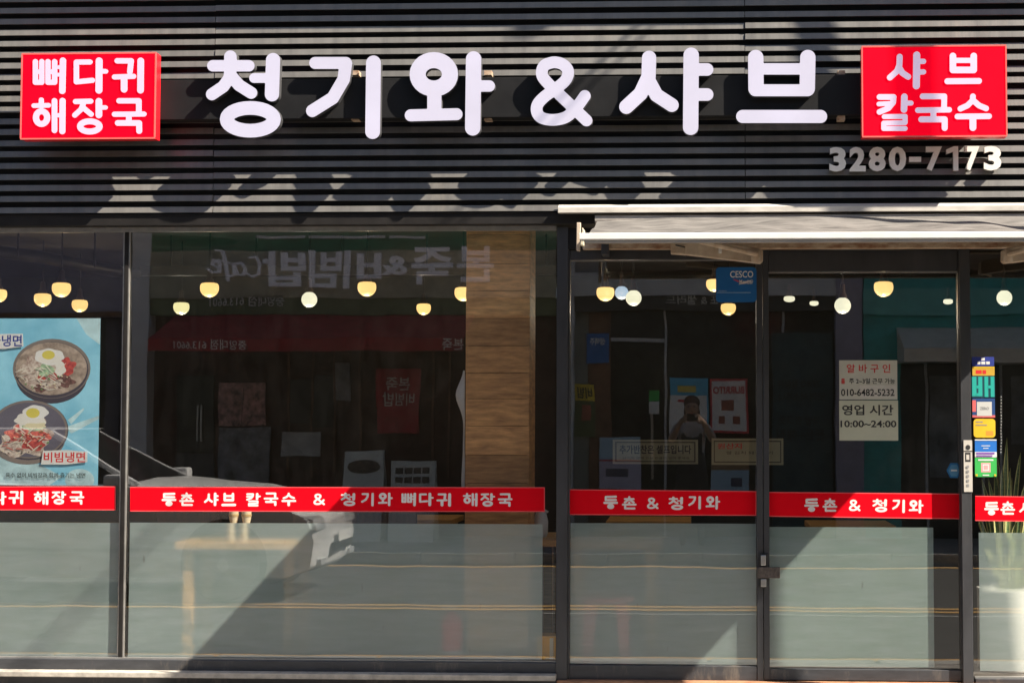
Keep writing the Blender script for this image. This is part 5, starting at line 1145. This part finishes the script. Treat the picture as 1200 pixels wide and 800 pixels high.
    MB().box(xf + 0.0125, xf + 0.02, cy - 0.26, cy + 0.26, z0 + 0.475, z0 + 0.56).build('number_plate', I_WH, t)
    MB().box(xf - 3.1, xf - 1.4, cy + Wd / 2 - 0.012, cy + Wd / 2 + 0.004, z0 + 0.42, z0 + 0.45).build('side_moulding', M_STEEL, t)
car()

# ---- the person taking the photograph, standing behind the camera
def person():
    x0, y0 = 0.0, -9.78
    t = thing('person', 'person in white top and black apron dress photographing the shop, mirrored in the left door', 'person', (x0, y0, 0.0))
    V = []; E = []; Rr = []
    def add(p, r, a=None):
        V.append((p[0], p[1], p[2])); Rr.append(r)
        if a is not None: E.append((a, len(V) - 1))
        return len(V) - 1
    pel_ = add((0, 0, 0.90), (0.16, 0.12)); wa = add((0, 0, 1.05), (0.125, 0.095), pel_); chst = add((0, 0, 1.25), (0.15, 0.11), wa); nk = add((0, 0.01, 1.40), (0.055, 0.055), chst)
    hd0 = add((0, 0.03, 1.47), (0.06, 0.07), nk); hd1 = add((0, 0.04, 1.55), (0.082, 0.10), hd0); hd2 = add((0, 0.035, 1.63), (0.07, 0.085), hd1)
    nose = add((0, 0.135, 1.53), (0.012, 0.014), hd1)
    for s in (-1, 1):
        er = add((s * 0.083, 0.03, 1.53), (0.012, 0.02), hd1)
        sh = add((s * 0.16, 0, 1.34), (0.06, 0.06), chst); el = add((s * 0.24, 0.16, 1.18), (0.042, 0.042), sh); wr = add((s * 0.13, 0.33, 1.38), (0.027, 0.027), el)
        pm = add((s * 0.095, 0.37, 1.43), (0.018, 0.034), wr)
        for k in range(4):
            b = add((s * 0.083, 0.395 + 0.003 * k, 1.40 + 0.02 * k), (0.008, 0.008), pm); c_ = add((s * 0.075, 0.43, 1.405 + 0.02 * k), (0.008, 0.008), b); add((s * 0.05, 0.435, 1.41 + 0.02 * k), (0.007, 0.007), c_)
        tb = add((s * 0.085, 0.375, 1.385), (0.010, 0.010), pm); add((s * 0.06, 0.40, 1.395), (0.009, 0.009), tb)
        hp = add((s * 0.09, 0, 0.82), (0.10, 0.105), pel_); kn = add((s * 0.10, 0.01, 0.47), (0.062, 0.065), hp); an = add((s * 0.105, -0.01, 0.10), (0.040, 0.042), kn); add((s * 0.11, 0.12, 0.04), (0.045, 0.035), an)
    me = bpy.data.meshes.new('body'); me.from_pydata(V, E, []); o = bpy.data.objects.new('body', me); COL.objects.link(o)
    sk = o.modifiers.new('skin', 'SKIN'); sk.use_smooth_shade = True; ss = o.modifiers.new('sub', 'SUBSURF'); ss.levels = 1; ss.render_levels = 1
    for i, r in enumerate(Rr): me.skin_vertices[0].data[i].radius = r
    me.skin_vertices[0].data[0].use_root = True
    bpy.context.view_layer.update()
    m2 = bpy.data.meshes.new_from_object(o.evaluated_get(bpy.context.evaluated_depsgraph_get())); o.modifiers.clear(); o.data = m2
    skin = mat('skin', (0.36, 0.23, 0.17), rough=0.5, var=0.05); top_ = mat('white_blouse', (0.42, 0.40, 0.40), rough=0.85, var=0.2); bot = mat('black_cloth', (0.025, 0.025, 0.03), rough=0.85, var=0.1); shoe = mat('shoe', (0.04, 0.04, 0.04))
    for mm in (skin, top_, bot, shoe): m2.materials.append(mm)
    for p in m2.polygons:
        c = p.center; p.use_smooth = True
        if c.z > 1.395 and abs(c.x) < 0.1 and c.y < 0.25: p.material_index = 0
        elif c.y > 0.14 and c.z > 0.5: p.material_index = 0
        elif c.z > 1.0 and (abs(c.x) > 0.11 or c.z > 1.24): p.material_index = 1
        elif c.z < 0.10: p.material_index = 3
        else: p.material_index = 2
    o.parent = t; o.location = (0, 0, 0)
    LOC[t.name] = (0, 0, 0)
    hair = MB(); hair.ell((x0, y0 + 0.0, 1.60), (0.098, 0.105, 0.095), 18, 10).ell((x0, y0 - 0.035, 1.50), (0.095, 0.075, 0.12), 16, 8)
    hair.v = [(a - x0, b - y0, c) for a, b, c in hair.v]; hair.build('hair', mat('hair', (0.07, 0.03, 0.02), rough=0.5), t, smooth=True)
    f_ = MB()
    for s in (-1, 1): f_.ell((s * 0.033, 0.13, 1.555), (0.013, 0.007, 0.008), 10, 6)
    f_.build('eyes', I_BLK, t, smooth=True); MB().ell((0, 0.128, 1.485), (0.022, 0.008, 0.006), 10, 6).build('mouth', mat('lips', (0.5, 0.15, 0.13)), t, smooth=True)
    skirt = MB(); skirt.lathe((0, 0, 0.55), [(0.20, 0), (0.17, 0.3), (0.135, 0.5), (0.13, 0.505), (0.19, 0.0)], 20); skirt.build('skirt', bot, t, smooth=True)
    ph_ = thing('smartphone', 'dark phone held up by the photographer', 'phone', (0, -9.36, 1.44))
    MB().box(-0.078, 0.078, -9.366, -9.358, 1.405, 1.478).build('body', M_BLK, ph_, bevel=0.004)
    MB().box(0.035, 0.07, -9.3578, -9.356, 1.44, 1.472).build('camera_bump', M_STEEL, ph_, bevel=0.001)
person()

# ---- utility pole and cables beyond the right edge
up = thing('utility_pole', 'thin steel utility pole standing on the pavement beyond the right edge', 'utility pole', (2.98, -1.0, 0.0))
MB().tube([(2.98, -1.0, 0.001), (2.98, -1.0, 10.5)], [0.045, 0.038], 20).build('shaft', M_STEEL, up, smooth=True)
MB().box(2.35,3.6, -1.11, -1.05, 9.3, 9.4).build('crossarm', M_STEEL, up); MB().box(2.90, 3.04, -1.6, -0.9, 7.40,7.48).build('crossarm', M_STEEL, up)
for i in range(3): MB().lathe((2.45+0.5*i, -1.08, 9.4), [(0.04, 0), (0.06, 0.03), (0.03, 0.06), (0.06, 0.09), (0.03, 0.13)], 12).build('insulator', I_WH, up, smooth=True)
for dx, r, l in ((0.0, 0.011, 'thick cable crossing the street from the pole, upper one'), (0.09, 0.008, 'thinner cable crossing the street beside the thick one')):
    t = thing('cable', l, 'cable', (2.90 + dx, -6, 6.74)); pts = []
    for i in range(25):
        u = i / 24; pts.append((2.90 + dx, -1.1 - 10.0 * u, 6.80 - 0.25 * math.sin(PI * u)))
    MB().tube(pts, r, 8).build('wire', M_BLK, t, smooth=True)
